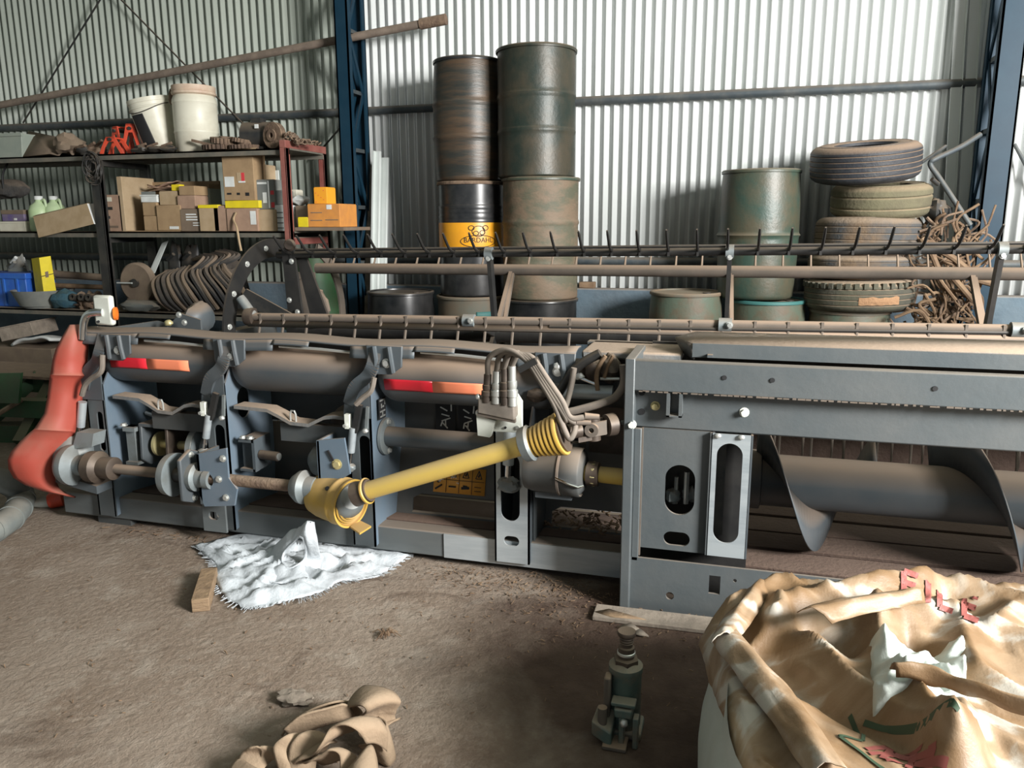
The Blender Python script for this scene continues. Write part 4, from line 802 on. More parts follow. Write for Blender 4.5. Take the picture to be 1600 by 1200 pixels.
by_ = P(MB().plate([ax(-1.735, .22), ax(-1.735, -.14), ax(-1.735, -.14, .16), ax(-1.735, .22, .16)], (.014, 0, 0)), 'bracket_plate', 'paint_blue', bevel=.002)
P(MB().plate([ax(-1.735, .22), ax(-1.60, .24), ax(-1.58, .08), ax(-1.735, -.02)], (0, .012, 0)), 'bracket_face', 'paint_blue', by_); bolt(ax(-1.64, .12), by_, .016, m='zincyel'); P(MB().bar(ax(-1.68, .18, -.004), ax(-1.655, .135, -.004), .01, .006, (0, 1, 0)), 'bracket_slot', 'black', by_)
# upper countershaft between posts A and B
u = lambda x, dz=0, dy=0: Vector((x, 3.18+dy, .42+dz))
P(MB().cyl(u(-2.80), u(-2.40), .022, n=14), 'counter_shaft', 'zincyel')
P(MB().lathe([(.0, 0), (.05, 0), (.062, .01), (.062, .025), (.0, .03)], u(-2.765), (1, 0, 0), 24), 'shaft_collar', 'zincyel')
for x in (-2.80, -2.65): 
    P(MB().plate([u(x, .11, -.08), u(x, -.06, -.09), u(x, -.10, -.04), u(x, -.10, .04), u(x, -.06, .09), u(x, .11, .08)], (.016, 0, 0)), 'yoke_plate', 'paint' if x < -2.7 else 'oiliron', bevel=.004)
P(MB().box(-2.80, -2.62, 3.10, 3.26, .525, .54), 'yoke_top', 'paint')
P(MB().lathe([(.03, 0), (.10, 0), (.105, .01), (.105, .04), (.085, .05), (.06, .052), (.055, .075), (.0, .08)], u(-2.53), (1, .0, 0), 36), 'pulley', 'greycast')
P(MB().lathe([(.103, .004), (.1075, .006), (.1075, .036), (.103, .038)], u(-2.53), (1, 0, 0), 36, closed=True), 'pulley_band', 'zinc')
P(MB().box(-2.88, -2.83, 3.10, 3.14, .33, .52).box(-2.88, -2.81, 3.08, 3.14, .50, .52).box(-2.88, -2.81, 3.08, 3.14, .33, .345), 'slotted_bracket', 'greycast'); bolt((-2.87, 3.08, .53), None or H, .013, (0, 0, 1))
P(MB().box(-2.21, -2.13, 3.06, 3.09, .50, .515).box(-2.21, -2.13, 3.06, 3.09, .36, .372).box(-2.14, -2.125, 3.06, 3.09, .36, .515).box(-2.21, -2.13, 3.09, 3.2, .36, .515), 'box_bracket', 'paint'); bolt((-2.19, 3.07, .518), H, .012, (0, 0, 1)); bolt((-2.15, 3.07, .518), H, .012, (0, 0, 1))
P(MB().cyl((-2.12, 3.10, .435), (-2.02, 3.09, .435), .022, n=16), 'stub_pin', 'oiliron'); P(MB().cyl((-2.02, 3.09, .435), (-2.014, 3.09, .435), .017, n=16), 'pin_face', 'zinc')
P(MB().lathe([(.0, 0), (.05, .0), (.10, .02), (.125, .06), (.13, .10), (.12, .11), (.0, .1)], (-1.80, 3.25, .55), (1, 0, .0), 32), 'pulley', 'oiliron')
P(MB().lathe([(.0, 0), (.04, .005), (.07, .03), (.082, .07), (.082, .12), (.0, .12)], (-1.88, 3.14, .42), (1, 0, 0), 28), 'slip_clutch', 'greycast')
# loose cable and fittings above the countershaft
P(MB().tube(spline([at(228, 645, 3.3), at(262, 655, 3.3), at(285, 652, 3.3), at(318, 672, 3.3)], 5), .010, 6), 'control_cable', 'zinc')
P(MB().tube(spline([at(285, 655, 3.3), at(280, 640, 3.3), at(292, 630, 3.3), at(310, 640, 3.3), at(318, 665, 3.3)], 5), .008, 6), 'control_cable', 'blackpaint')
P(MB().tube(spline([at(160, 555, 3.0), at(158, 580, 2.98), at(142, 592, 2.98), at(133, 602, 2.98), at(128, 618, 2.98)], 6), .013, 8), 'control_hose', 'hose')
P(MB().tube(spline([at(585, 590, 3.0), at(580, 610, 2.99), at(566, 622, 2.99), at(556, 632, 2.99)], 6), .012, 8), 'control_hose', 'hose')
# ---- tie tube and flange by post C
P(MB().cyl((-1.515, 3.18, .548), (-.80, 3.18, .548), .045, n=28), 'tie_tube', 'paint')
fl = P(MB().lathe([(.046, 0), (.085, 0), (.085, .014), (.046, .014)], (-1.515, 3.18, .548), (1, 0, 0), 32, closed=True), 'tube_flange', 'greycast')
for s in (-1, 1): bolt((-1.50, 3.18, .548+s*.068), fl, .010, (1, 0, 0))
# ---- decals
_t0, _t1 = .70, .385
DV = Vector((0, .10*(_t0-_t1), .38*(_t0-_t1))); DC = Vector((at(679, 790, 3.32).x, 3.38-.10*_t0-.0035, .52-.38*_t0)); DU = Vector((.255, 0, 0))
dc = P(MB().add([DC+DU*u_+DV*v_ for u_, v_ in ((0, 0), (1, 0), (1, 1), (0, 1))], [(0, 1, 2, 3)]), 'warning_decal', 'decal', solid=.002)
ic = MB(); D0 = DC+Vector((0, -.003, .001)); du = DU; dv = DV
def dbar(u0, v0, u1, v1, w_=.006): ic.bar(D0+du*u0+dv*v0, D0+du*u1+dv*v1, w_, .0015, (0, -.967, .255))
for k in range(1, 4): dbar(k/4, .02, k/4, .98, .002)
dbar(.02, .5, .98, .5, .002)
for k in range(4):
    c = k/4+.125
    dbar(c-.06, .62, c, .92, .004); dbar(c, .92, c+.06, .62, .004); dbar(c-.06, .62, c+.06, .62, .003)
    dbar(c-.01, .68, c+.02, .80, .007)
dbar(.04, .12, .17, .30, .008); dbar(.07, .40, .11, .38, .006); dbar(.30, .25, .44, .25, .007); dbar(.55, .22, .70, .25, .012); dbar(.58, .30, .66, .28, .010); dbar(.8, .3, .93, .3, .003); dbar(.8, .15, .93, .15, .003)
P(ic, 'decal_print', 'black', dc)
def pict(x, z, nm, strokes, Y=3.41, w=.10, h=.17):
    d_ = P(MB().box(x, x+w, Y-.002, Y, z, z+h), nm, 'black'); b = MB()
    for x0, z0, x1, z1 in strokes: b.bar((x+w*x0, Y-.003, z+h*z0), (x+w*x1, Y-.003, z+h*z1), .006, .002, (0, 1, 0))
    P(b, 'decal_print', 'zinc', d_)
st = [(.2, .9, .8, .9), (.8, .9, .8, .65), (.25, .75, .6, .65), (.3, .55, .7, .5), (.3, .35, .75, .45), (.35, .3, .6, .15), (.5, .4, .5, .2), (.25, .2, .35, .35)]
px_ = at(682, 690, 3.41).x
pict(px_, .515, 'pictogram_decal', st); pict(px_+.115, .51, 'pictogram_decal', [(a, b2, c-.05, d_) for a, b2, c, d_ in st])
lp = P(MB().box(-1.5065, -1.505, 3.105, 3.175, .64, .735), 'lettered_plate', 'black', None); lw = MB()
for y0, z0, y1, z1 in ((.01, .085, .06, .085), (.06, .085, .06, .06), (.025, .07, .025, .05), (.035, .055, .05, .055), (.01, .035, .06, .035), (.01, .012, .06, .012), (.035, .035, .035, .012)): lw.bar((-1.504, 3.105+y0, .64+z0), (-1.504, 3.105+y1, .64+z1), .007, .002, (1, 0, 0))
P(lw, 'plate_lettering', 'zinc', lp)
pw = MB(); rnd = random.Random(3)
for (u0, v0) in ((-1.335, .62), (-1.30, .7), (-1.31, .45), (-1.27, .62), (-1.27, .45), (-1.245, .8), (-1.245, .68), (-1.245, .52), (-1.245, .36), (-1.36, .5), (-1.33, .38)):
    for k in range(3):
        t = (1-v0)*.55+.22; c = Vector((u0+.02+rnd.uniform(-.012, .012), 3.38-.10*t-.008, .52-.38*t+rnd.uniform(-.008, .008))); d = Vector((rnd.uniform(-.009, .009), 0, rnd.uniform(-.006, .006))); pw.bar(c-d, c+d, .004, .002, (0, 1, 0))
P(pw, 'painted_lettering', 'zinc')
for xx, zz, yy in ((-1.475, .52, 3.39), (-1.44, .49, 3.40), (-1.47, .47, 3.40), (-1.46, .30, 3.30)): bolt((xx, yy, zz), H, .010)
# ---- centre frame on the right
Yf = 2.90
cf_ = P(MB().box(-.372, 2.6, Yf-.03, Yf+.012, .885, 1.003), 'upper_beam', 'paint_clean', bevel=.006)
for px, py in ((1132, 590), (1207, 594), (1461, 607)):
    c = at(px, py, Yf-.03); P(MB().cyl((c.x, Yf-.034, c.z), (c.x, Yf-.028, c.z), .0085, n=14), 'bolt_hole', 'black', cf_)
wl_ = MB(); rnd = random.Random(2)
for k in range(118):
    x = -.34+k*.0245+rnd.uniform(-.006, .006); wl_.box(x, x+rnd.uniform(.008, .026), Yf-.032, Yf-.022, .8835, .8865+rnd.random()*.003)
P(wl_, 'weld_seam', 'dustbar', cf_, kind='stuff')
lb = P(MB().box(-.372, 2.6, Yf+.02, Yf+.17, .735, .885), 'lower_beam', 'paint_clean', bevel=.006)
P(MB().box(-.387, -.350, Yf-.035, Yf+.3, 0.0, 1.008), 'end_plate', 'paint_clean', bevel=.004)
a, b2 = at(1043, 612, Yf), at(1066, 650, Yf)
P(MB().box(a.x, a.x+.012, Yf-.10+.07, Yf+.03, b2.z, a.z).box(a.x, b2.x, Yf-.03, Yf+.03, b2.z, b2.z+.006).box(b2.x-.012, b2.x, Yf-.03, Yf+.03, b2.z, a.z), 'stub_tube', 'paint_clean', lb)
for px, py, m2 in ((1024, 634, 'zincyel'), (1163, 644, 'lampw'), (990, 658, 'lampw')):
    c = at(px, py, Yf+.02); bolt((c.x, Yf+.02 if px > 1000 else Yf-.03, c.z), lb, .012, m=m2, ln=.02)
c = at(1163, 619, Yf+.02); P(MB().cyl((c.x, Yf+.016, c.z), (c.x, Yf+.022, c.z), .009, n=12), 'bolt_hole', 'black', lb)
for px, py in ((1003, 613), (1003, 643)): c = at(px, py, Yf+.02); P(MB().cyl((c.x, Yf+.016, c.z), (c.x, Yf+.022, c.z), .012, n=12), 'bolt_hole', 'black', lb)
a, b2 = at(1006, 668, Yf+.02), at(1108, 866, Yf+.02); s1_ = at(1062, 766, Yf+.02); s2_ = at(1057, 842, Yf+.02)
pn = P(MB().plate([(a.x, Yf+.02, b2.z), (b2.x, Yf+.02, b2.z), (b2.x, Yf+.02, .735), (a.x, Yf+.02, .735)], (0, .012, 0), [slot((s1_.x, Yf+.02, s1_.z), .056, .100), slot((s2_.x, Yf+.02, s2_.z), .050, .028)]), 'slotted_panel', 'paint_clean', bevel=.002)
P(MB().box(-.350, a.x-.006, Yf+.0, Yf+.02, .20, .735), 'frame_strip', 'paint_clean', bevel=.003)
P(MB().box(a.x-.006, a.x, Yf+.012, Yf+.022, .22, .735), 'weld_line', 'dustbar')
c0, c1 = at(1112, 677, Yf), at(1166, 874, Yf); sc_ = at(1137, 772, Yf)
ch_ = P(MB().plate([(c0.x, Yf, c1.z), (c1.x-.006, Yf, c1.z), (c1.x-.006, Yf, .735), (c0.x, Yf, .735)], (0, .008, 0), [slot((sc_.x, Yf, sc_.z), .046, .195, n=12)]), 'slotted_post', 'bare', bevel=.002)
P(MB().box(c1.x-.008, c1.x, Yf, Yf+.12, c1.z, .735), 'post_flange', 'paint', ch_); P(MB().box(c0.x-.004, c0.x+.004, Yf, Yf+.12, c1.z, .735), 'post_flange', 'paint_clean', ch_)
P(MB().box(c0.x+.02, c0.x+.055, Yf+.09, Yf+.11, c1.z+.05, .70), 'inner_rod', 'darksteel', ch_)
for s in (.022, .105): P(MB().lump((c0.x+s, Yf-.004, .728), (.012, .008, .010), 3, 7, .1), 'weld_bead', 'zinc', ch_)
P(MB().cyl((s1_.x-.02, Yf+.12, s1_.z-.09), (s1_.x-.02, Yf+.12, s1_.z+.02), .008, n=8).cyl((s1_.x+.02, Yf+.10, s1_.z-.08), (s1_.x+.02, Yf+.10, s1_.z+.05), .01, n=8), 'linkage_rod', 'zinc', pn)
P(MB().lump((s1_.x-.03, Yf+.12, s1_.z-.06), (.03, .03, .03), 6, 8, .25).lump((s1_.x+.03, Yf+.13, s1_.z-.05), (.025, .03, .03), 8, 8, .25), 'linkage_joint', 'greycast', pn)
bb = P(MB().plate([(-.372, Yf+.0, .0), (2.6, Yf, .0), (2.6, Yf, .215), (-.372, Yf, .215)], (0, .012, 0), [[(-.05, Yf, .10), (-.008, Yf, .10), (-.008, Yf, .175), (-.05, Yf, .175)], circ((-.195, Yf, .07), .016, 14), circ((.045, Yf, .165), .007, 10)]), 'bottom_beam', 'paint_clean', bevel=.002)
P(MB().box(-.372, 2.6, Yf+.012, Yf+.14, .0, .012).box(-.372, 2.6, Yf+.012, Yf+.03, .195, .207), 'beam_flange', 'paint', bb)
# walkway plank on top
wz = 1.035; P(MB().add([(-.235, 3.22, wz+.005), (-.16, 3.10, wz), (2.6, 3.10, wz+.012), (2.6, 3.36, wz+.022), (-.16, 3.36, wz+.012)], [(0, 1, 2, 3, 4)]).add([(-.16, 3.10, wz), (-.235, 3.22, wz+.005), (-.20, 3.22, wz-.055), (-.15, 3.10, wz-.06)], [(0, 1, 2, 3)]), 'walkway_plank', 'tan', solid=.006)
P(MB().box(-.158, 2.6, 3.090, 3.098, wz-.05, wz+.004), 'plank_edge', 'paint_clean')
for x in (-.09, 1.2, 2.2): P(MB().box(x-.01, x+.01, 3.06, 3.14, 1.0, wz-.045), 'plank_support', 'paint')
P(MB().box(-.60, -.20, 3.12, 3.40, .955, .99), 'top_sheet', 'tan', bevel=.01); P(MB().box(-.34, .085, Yf+.17, Yf+.18, .02, .74), 'slot_shade_sheet', 'blackpaint'); P(MB().box(-.62, -.34, 3.36, 3.42, .5, .99), 'rear_sheet', 'darkpaint'); P(MB().box(-.34, 2.6, 3.37, 3.385, .78, 1.0), 'rear_sheet', 'blackpaint')  # last rear_sheet and the slot backing: black sheets added to stand in for shade
# ---- auger and draper floor behind the frame
P(MB().cyl((.10, 3.62, .345), (2.8, 3.62, .345), .118, n=36), 'auger_tube', 'paint')
def flight(x0, turns, ph, ro=.30, L=.62, sgn=1):
    n = int(44*abs(turns)); b = MB()
    for i in range(n+1):
        t = i/44; a = ph+sgn*2*math.pi*t
        for r_ in (.112, ro): b.v.append(Vector((x0+L*t, 3.62-math.sin(a)*r_, .345+math.cos(a)*r_)))
    b.f = [(2*i, 2*i+2, 2*i+3, 2*i+1) for i in range(n)]
    return P(b, 'auger_flight', 'paint', solid=.006, sharp=80)
flight(.12, .85, .10, .30, .62); flight(.85, 2.6, -.7, .30, .62)
P(MB().lathe([(.10, 0), (.135, .0), (.135, .05), (.10, .06)], (.09, 3.62, .345), (1, 0, 0), 30, closed=True), 'auger_end', 'paint')
fl_ = P(MB().box(-.34, 2.8, 3.30, 4.9, .0, .018), 'draper_floor', 'tray')
for k in range(7):
    y = 3.36+.22*k; P(MB().box(.02, 2.8, y, y+.195, .018, .030+.004*(k % 2)), 'floor_slat', 'tray', fl_, bevel=.003)
P(MB().box(.0, 2.8, 4.86, 4.90, .03, .30).box(.0, 2.8, 4.9, 5.1, .0, .06), 'cutter_bar', 'tray')
for k in range(20): 
    x = .05+k*.14; P(MB().add([(x-.03, 5.1, .02), (x+.03, 5.1, .02), (x+.012, 5.1, .055), (x-.012, 5.1, .055), (x, 5.28, .03)], [(0, 1, 2, 3), (0, 4, 1), (1, 4, 2), (2, 4, 3), (3, 4, 0)]), 'cutter_guard', 'rust')
P(MB().box(-3.1, .0, 4.6, 4.75, .02, .12), 'cutter_bar', 'tray')
P(MB().add([(-3.05, 3.66, .10), (.0, 3.66, .10), (.0, 4.62, .04), (-3.05, 4.62, .04)], [(0, 1, 2, 3)]), 'draper_belt', 'blackpaint', solid=.008)
# ---- left end sheet
P(MB().plate([(-3.06, 3.10, .05), (-3.06, 4.75, .05), (-3.06, 4.75, .35), (-3.06, 4.1, .82), (-3.06, 3.6, .98), (-3.06, 3.10, .99)], (.012, 0, 0)), 'end_sheet', 'darkpaint')
es = P(MB().lump((-2.86, 3.70, .99), (.06, .10, .09), 33, 10, .12), 'reel_motor', 'paint'); bolt((-2.83, 3.5, 1.03), es); bolt((-2.80, 3.5, .99), es)
P(MB().plate([(-2.98, 3.55, .94), (-2.74, 3.55, .94), (-2.74, 3.55, 1.0), (-2.86, 3.55, 1.03)], (0, .012, 0)), 'reel_arm', 'paint')
P(MB().box(-2.84, -2.76, 3.5, 4.3, .80, .90), 'reel_arm', 'darkpaint', bevel=.004)
P(MB().lump((-2.90, 3.5, .985), (.022, .02, .018), 3, 7, .1), 'grease_cap', 'zincyel')
# ---- reel
RX0, RX1, RC = -2.66, 2.6, (4.3, .86); sl = .0135
def rz(x): return sl*(x+2.66)
bars = [('top', 4.20, 1.315, 'blackpaint'), ('low', 3.85, .985, 'dustbar'), ('far', 4.65, 1.212, 'dustbar'), ('a', 4.78, .82, 'dustbar'), ('b', 4.42, .46, 'dustbar'), ('c', 3.98, .56, 'dustbar')]
tn_up = spline([(0, 0, 0), (0, -.03, .01), (0, -.10, .035), (0, -.19, .115)], 4); tines = {}
def tine_mesh(key, pts, m, par, c):
    b = MB(); c = Vector(c); b.tube([c+Vector(p) for p in pts], [.0075]*(len(pts)-1)+[.005], 6); b.obox(c+Vector((0, -.004, 0)), (.006, 0, 0), (0, .021, 0), (0, 0, .020))
    return P(b, 'tine', m, par)
for i, (nm, y, z, m2) in enumerate(bars):
    if nm == 'low':
        rb = P(MB().tube([(RX0, y, z), (RX1, y, z+rz(RX1))], .023, 14), 'reel_bar', m2)
        P(MB().add([(RX0+.03, y-.012, z-.022), (RX1, y-.012, z-.022+rz(RX1)), (RX1, y-.040, z-.048+rz(RX1)), (RX0+.03, y-.040, z-.048)], [(0, 1, 2, 3)]), 'bat_strip', m2, rb, solid=.008)
        rr_ = P(MB().tube([(-.9, y-.02, z+.001), (RX1, y-.02, z-.004+rz(RX1))], .010, 8), 'drive_rod', 'blackpaint', rb)
    elif nm == 'far':
        rb = P(MB().tube([(RX0, y, z), (RX1, y, z+rz(RX1)*.3)], .034, 14), 'reel_bar', m2)
    else:
        rb = P(MB().tube([(RX0, y, z), (RX1, y, z+rz(RX1))], .021 if nm == 'top' else .028, 12), 'reel_bar', m2)
        if nm == 'top': P(MB().tube([(RX0, y+.02, z+.028), (RX1, y+.02, z+.028+rz(RX1))], .008, 8), 'guide_rod', m2, rb)
    k = 0; x = RX0+.10; first = None
    while x < 1.95:
        zz = z+rz(x)*(.3 if nm == 'far' else 1)
        if first is None:
            pts = {'top': tn_up, 'far': [(0, 0, 0), (.0, .03, .02), (0, .10, .125)], 'low': [(0, -.02, -.02), (0, -.045, -.09), (0, -.08, -.24)]}.get(nm, [(0, 0, 0), (0, -.02, -.08), (0, -.05, -.25)] if nm != 'a' else [(0, 0, 0), (0, .1, -.05), (0, .25, -.1)])
            first = tine_mesh(nm, pts, m2, rb, (x, y, zz)); fx, fz = x, zz
        else:
            o = first.copy(); COL.objects.link(o); o.location = first.location+Vector((x-fx, 0, zz-fz))
        x += .147
P(MB().tube([(RX0, RC[0], RC[1]), (RX1, RC[0], RC[1]+rz(RX1))], .055, 20), 'reel_tube', 'blackpaint')
for x in (-1.33, -.05, 1.17, 2.4):
    for nm, y, z, m2 in bars:
        zz = z+rz(x)*(.3 if nm == 'far' else 1); m3 = 'blackpaint' if nm in ('top', 'low', 'c') else 'dustbar'
        P(MB().bar((x, RC[0], RC[1]+rz(x)), (x, y, zz), .055 if m3 == 'blackpaint' else .035, .022, (1, 0, 0)), 'reel_spoke', m3)
        if m3 == 'dustbar' and nm == 'far': P(MB().bar((x+.03, RC[0]+.05, RC[1]+rz(x)), (x+.01, y, zz), .022, .02, (1, 0, 0)), 'reel_spoke', m3)
    c = P(MB().cyl((x-.02, bars[0][1]-.01, bars[0][2]+rz(x)), (x+.02, bars[0][1]-.01, bars[0][2]+rz(x)), .036, n=14), 'bar_bearing', 'greycast'); bolt((x, 4.17, 1.29+rz(x)), c)
    c = P(MB().cyl((x-.03, 3.84, .985+rz(x)), (x+.03, 3.84, .985+rz(x)), .034, n=14), 'bar_bearing', 'greycast'); bolt((x+.02, 3.80, .99+rz(x)), c)
# end ring of the reel and its spider
def ringplate(x, y0, z0, ro, ri, a0, a1, m2, nm, n=40):
    out = [Vector((x, y0+ro*math.cos(R(a0+(a1-a0)*k/n)), z0+ro*math.sin(R(a0+(a1-a0)*k/n)))) for k in range(n+1)]
    inn = [Vector((x, y0+ri*math.cos(R(a0+(a1-a0)*k/n)), z0+ri*math.sin(R(a0+(a1-a0)*k/n)))) for k in range(n, -1, -1)]
    b = MB(); t = Vector((.012, 0, 0))
    m_ = n+1; vs = out+list(reversed(inn)); vs2 = [p+t for p in vs]
    b.add(vs+vs2, [(k, k+1, m_+k+1, m_+k) for k in range(n)]+[(2*m_+k+1, 2*m_+k, 3*m_+k, 3*m_+k+1) for k in range(n)]+[(k+1, k, 2*m_+k, 2*m_+k+1) for k in range(n)]+[(m_+k, m_+k+1, 3*m_+k+1, 3*m_+k) for k in range(n)])
    return P(b, nm, m2)
rp = ringplate(-2.76, 4.30, .86, .55, .44, 60, 215, 'blackpaint', 'end_ring')
for a in (100, 125, 150, 172): bolt((-2.747, 4.3+.5*math.cos(R(a)), .86+.5*math.sin(R(a))), rp, .011, (1, -.3, 0))
ringplate(-2.62, 4.42, .90, .50, .43, -20, 70, 'dustbar', 'end_ring')
P(MB().plate([(-2.56, 4.22, 1.36), (-2.49, 4.22, 1.33), (-2.34, 4.22, .90), (-2.46, 4.22, .88)], (0, .02, 0)), 'reel_spoke', 'blackpaint')
sp_ = P(MB().plate([(-2.62, 4.18, 1.36), (-2.54, 4.18, 1.35), (-2.50, 4.18, .90), (-2.60, 4.18, .92)], (0, .02, 0)), 'reel_spoke', 'blackpaint')
for q in ((-2.55, 4.17, 1.28), (-2.58, 4.17, 1.05), (-2.53, 4.17, .98), (-2.58, 4.17, .95)): bolt(q, sp_, .011)
P(MB().plate([(-2.72, 3.86, 1.06), (-2.66, 3.86, 1.14), (-2.40, 3.9, 1.0), (-2.44, 3.9, .95)], (0, .014, 0)), 'reel_crank', 'darksteel')
P(MB().cyl((-2.70, 3.86, 1.09), (-2.62, 3.85, .99), .028, n=14), 'reel_crank', 'greycast')
P(MB().lathe([(.02, 0), (.05, 0), (.055, .02), (.05, .05), (.02, .05)], (-2.66, 3.85, .985), (1, 0, 0), 20, closed=True), 'bar_bearing', 'oiliron')
P(MB().lathe([(.0, 0), (.030, 0), (.036, .012), (.026, .03), (.0, .03)], (-2.52, 4.12, 1.375), (.2, -1, .1), 24), 'cam_roller', 'oiliron')
P(MB().box(-2.70, -2.55, 4.40, 4.44, .65, 1.2), 'cam_plate', 'dustbar'); P(MB().lump((-2.60, 4.42, 1.0), (.12, .05, .16), 14, 9, .2), 'cam_housing', 'dustbar')
# ---- red end shield
rows = [((109, 508), (127, 507), 3.02, 3.10), ((97, 528), (138, 531), 2.98, 3.08), ((88, 545), (137, 548), 2.96, 3.07), ((83, 562), (136, 562), 2.95, 3.06), ((80, 582), (136, 582), 2.945, 3.06), ((79, 586), (137, 587), 2.935, 3.05), ((78, 592), (132, 592), 2.945, 3.06), ((75, 620), (129, 620), 2.93, 3.05), ((70, 646), (124, 648), 2.91, 3.03), ((56, 668), (118, 670), 2.88, 3.00), ((53, 671), (117, 674), 2.87, 2.99), ((48, 675), (116, 678), 2.875, 2.995), ((32, 690), (106, 692), 2.85, 2.97), ((18, 706), (92, 708), 2.82, 2.95), ((13, 718), (86, 722), 2.80, 2.94), ((14, 732), (84, 738), 2.81, 2.94), ((22, 746), (86, 750), 2.83, 2.95), ((40, 757), (92, 763), 2.86, 2.98), ((66, 766), (104, 772), 2.92, 3.02), ((88, 771), (118, 777), 2.98, 3.06)]
b = MB(); nc = 8
for (l, r_, yl, yr) in rows:
    for k in range(nc+1):
        t = k/nc; b.v.append(at(l[0]+(r_[0]-l[0])*t, l[1]+(r_[1]-l[1])*t, yl+(yr-yl)*t-.03*math.sin(math.pi*t)))
b.f = [(j*(nc+1)+i, j*(nc+1)+i+1, (j+1)*(nc+1)+i+1, (j+1)*(nc+1)+i) for j in range(len(rows)-1) for i in range(nc)]
sh = P(b, 'end_shield', 'shield', solid=.008, sharp=60); sh['label'] = 'faded red plastic shield'
# ---- turn lamp on its bent tube
a = at(129, 530, 3.02); pts = spline([a, at(131, 505, 3.02), at(137, 492, 3.02), at(150, 488, 3.02), at(160, 488, 3.03)], 6)
lt = P(MB().tube(pts, .018, 14), 'lamp_stalk', 'chrome')
c0, c1 = at(147, 508, 3.03), at(173, 462, 3.03); lh = P(MB().box(c0.x+.004, c1.x-.008, 3.03, 3.062, c0.z, c1.z), 'lamp_housing', 'lampw', bevel=.012)
P(MB().lathe([(.0, .018), (.03, .012), (.032, 0), (.0, -.002)], ((c1.x-.010), 3.052, c0.z+.055), (1, .55, 0), 20), 'lamp_lens', 'amberlens', lh)
for dz in (.018, .075): bolt((c0.x+.03, 3.03, c0.z+dz), lh, .004, m='black')
# ================================================================== yellow drive shaft with its guards
A0, A1 = at(574, 767, 2.80), at(822, 694, 2.78); pt = thing('propeller_shaft', 'yellow guarded propeller shaft slung across the header between bell and ribbed cone', 'drive shaft', A0)
d = (A1-A0).normalized(); MB().cyl(A0, A1, .0375, .0385, 28).build('guard_tube', 'ptotube', pt)
MB().cyl(A1-d*.02, A1+d*.05, .040, .036, 24).build('tube_end', 'ptoyel', pt)
B0 = at(493, 770, 3.0); bd_ = Vector((1, -.30, -.04)).normalized()
bell = MB().lathe([(.072, 0), (.088, .02), (.097, .06), (.100, .10), (.102, .155), (.106, .16), (.106, .172), (.102, .176), (.103, .205), (.108, .21), (.108, .222), (.100, .222), (.096, .17), (.09, .05), (.07, .02)], B0-bd_*.0, bd_, 40, closed=True).build('guard_bell', 'ptoyel', pt, sharp=50)
rb_ = MB()
for k in range(4): rb_.lathe([(.094-.010*k, 0), (.099-.010*k, .004), (.094-.010*k, .010), (.090-.010*k, .004)], B0+bd_*(.205+.007*k), bd_, 36, closed=True)
rb_.build('bellows', 'ptoyel', pt)
MB().plate([B0+bd_*.22+Vector((.0, -.02, -.105)), B0+bd_*.30+Vector((0, -.06, -.10)), B0+bd_*.30+Vector((0, .05, -.11)), B0+bd_*.22+Vector((0, .06, -.105))], (0, 0, .008)).build('bell_lip', 'ptoyel', pt)
q = B0+bd_*.13+Vector((0, -.072, .072)); MB().cyl(q, q+Vector((0, -.004, .004)), .010, n=14).build('grease_hole', 'black', bell)
MB().lathe([(.045, 0), (.076, .01), (.080, .05), (.066, .08), (.05, .10), (.045, .10)], B0+bd_*.17, (A0-(B0+bd_*.17)), 32).build('inner_cone', 'greycast', pt)
MB().cyl(A0-d*.06, A0+d*.012, .052, .046, 24).build('collar', 'oiliron', pt); MB().lathe([(.05, 0), (.055, .005), (.055, .012), (.05, .016)], A0-d*.01, d, 24, closed=True).build('collar_band', 'ptoyel', pt)
# ribbed cone at the far end
for k in range(7):
    r_ = .050+.0045*k
    MB().lathe([(r_-.012, 0), (r_+.004, .0), (r_+.006, .007), (r_+.004, .014), (r_-.012, .014)], A1+d*(.02+.0195*k), d, 36, closed=True).build('guard_rib', 'ptoyel', pt)
MB().lathe([(.04, 0), (.046, .02), (.072, .15), (.060, .15)], A1+d*.01, d, 32).build('guard_cone', 'oiliron', pt)
MB().lathe([(.05, 0), (.066, 0), (.070, .03), (.06, .04)], A1+d*.0-d*.01, d, 32, closed=True).build('cone_collar', 'greycast', pt)
E1 = at(968, 662, 2.93); ej = (E1-(A1+d*.15)).normalized(); J0 = A1+d*.17
jk_ = .60
MB().cyl(J0, J0+ej*.09*jk_, .028, n=18).build('joint_shaft', 'oiliron', pt)
yk = MB(); w_ = ej.cross(Vector((0, 1, 0))).normalized()
for s in (-1, 1):
    yk.obox(J0+ej*.14*jk_+w_*s*.034, ej*.055*jk_, w_*.009, Vector((0, .024, 0))); yk.lathe([(.010, -.014), (.026, -.014), (.026, .014), (.010, .014)], J0+ej*.185*jk_+w_*s*.034, w_, 18, closed=True)
yk.build('joint_yoke', 'oiliron', pt); yk = MB()
for s in (-1, 1): yk.obox(J0+ej*.24*jk_+Vector((0, s*.034, 0)), ej*.05*jk_, Vector((0, .009, 0)), w_*.026); yk.lathe([(.010, -.012), (.026, -.012), (.026, .012), (.010, .012)], J0+ej*.185*jk_+Vector((0, s*.034, 0)), (0, 1, 0), 18, closed=True)
yk.build('joint_yoke', 'dustbar', pt); MB().cyl(J0+ej*.185*jk_-w_*.045, J0+ej*.185*jk_+w_*.045, .012, n=12).build('joint_cross', 'zinc', pt)
MB().lathe([(.028, 0), (.042, .0), (.044, .035), (.032, .045), (.02, .055)], J0+ej*.275*jk_, ej, 24).build('joint_hub', 'oiliron', pt); MB().cyl(J0+ej*.34*jk_, J0+ej*.42*jk_, .008, n=8).build('locking_pin', 'zinc', pt)
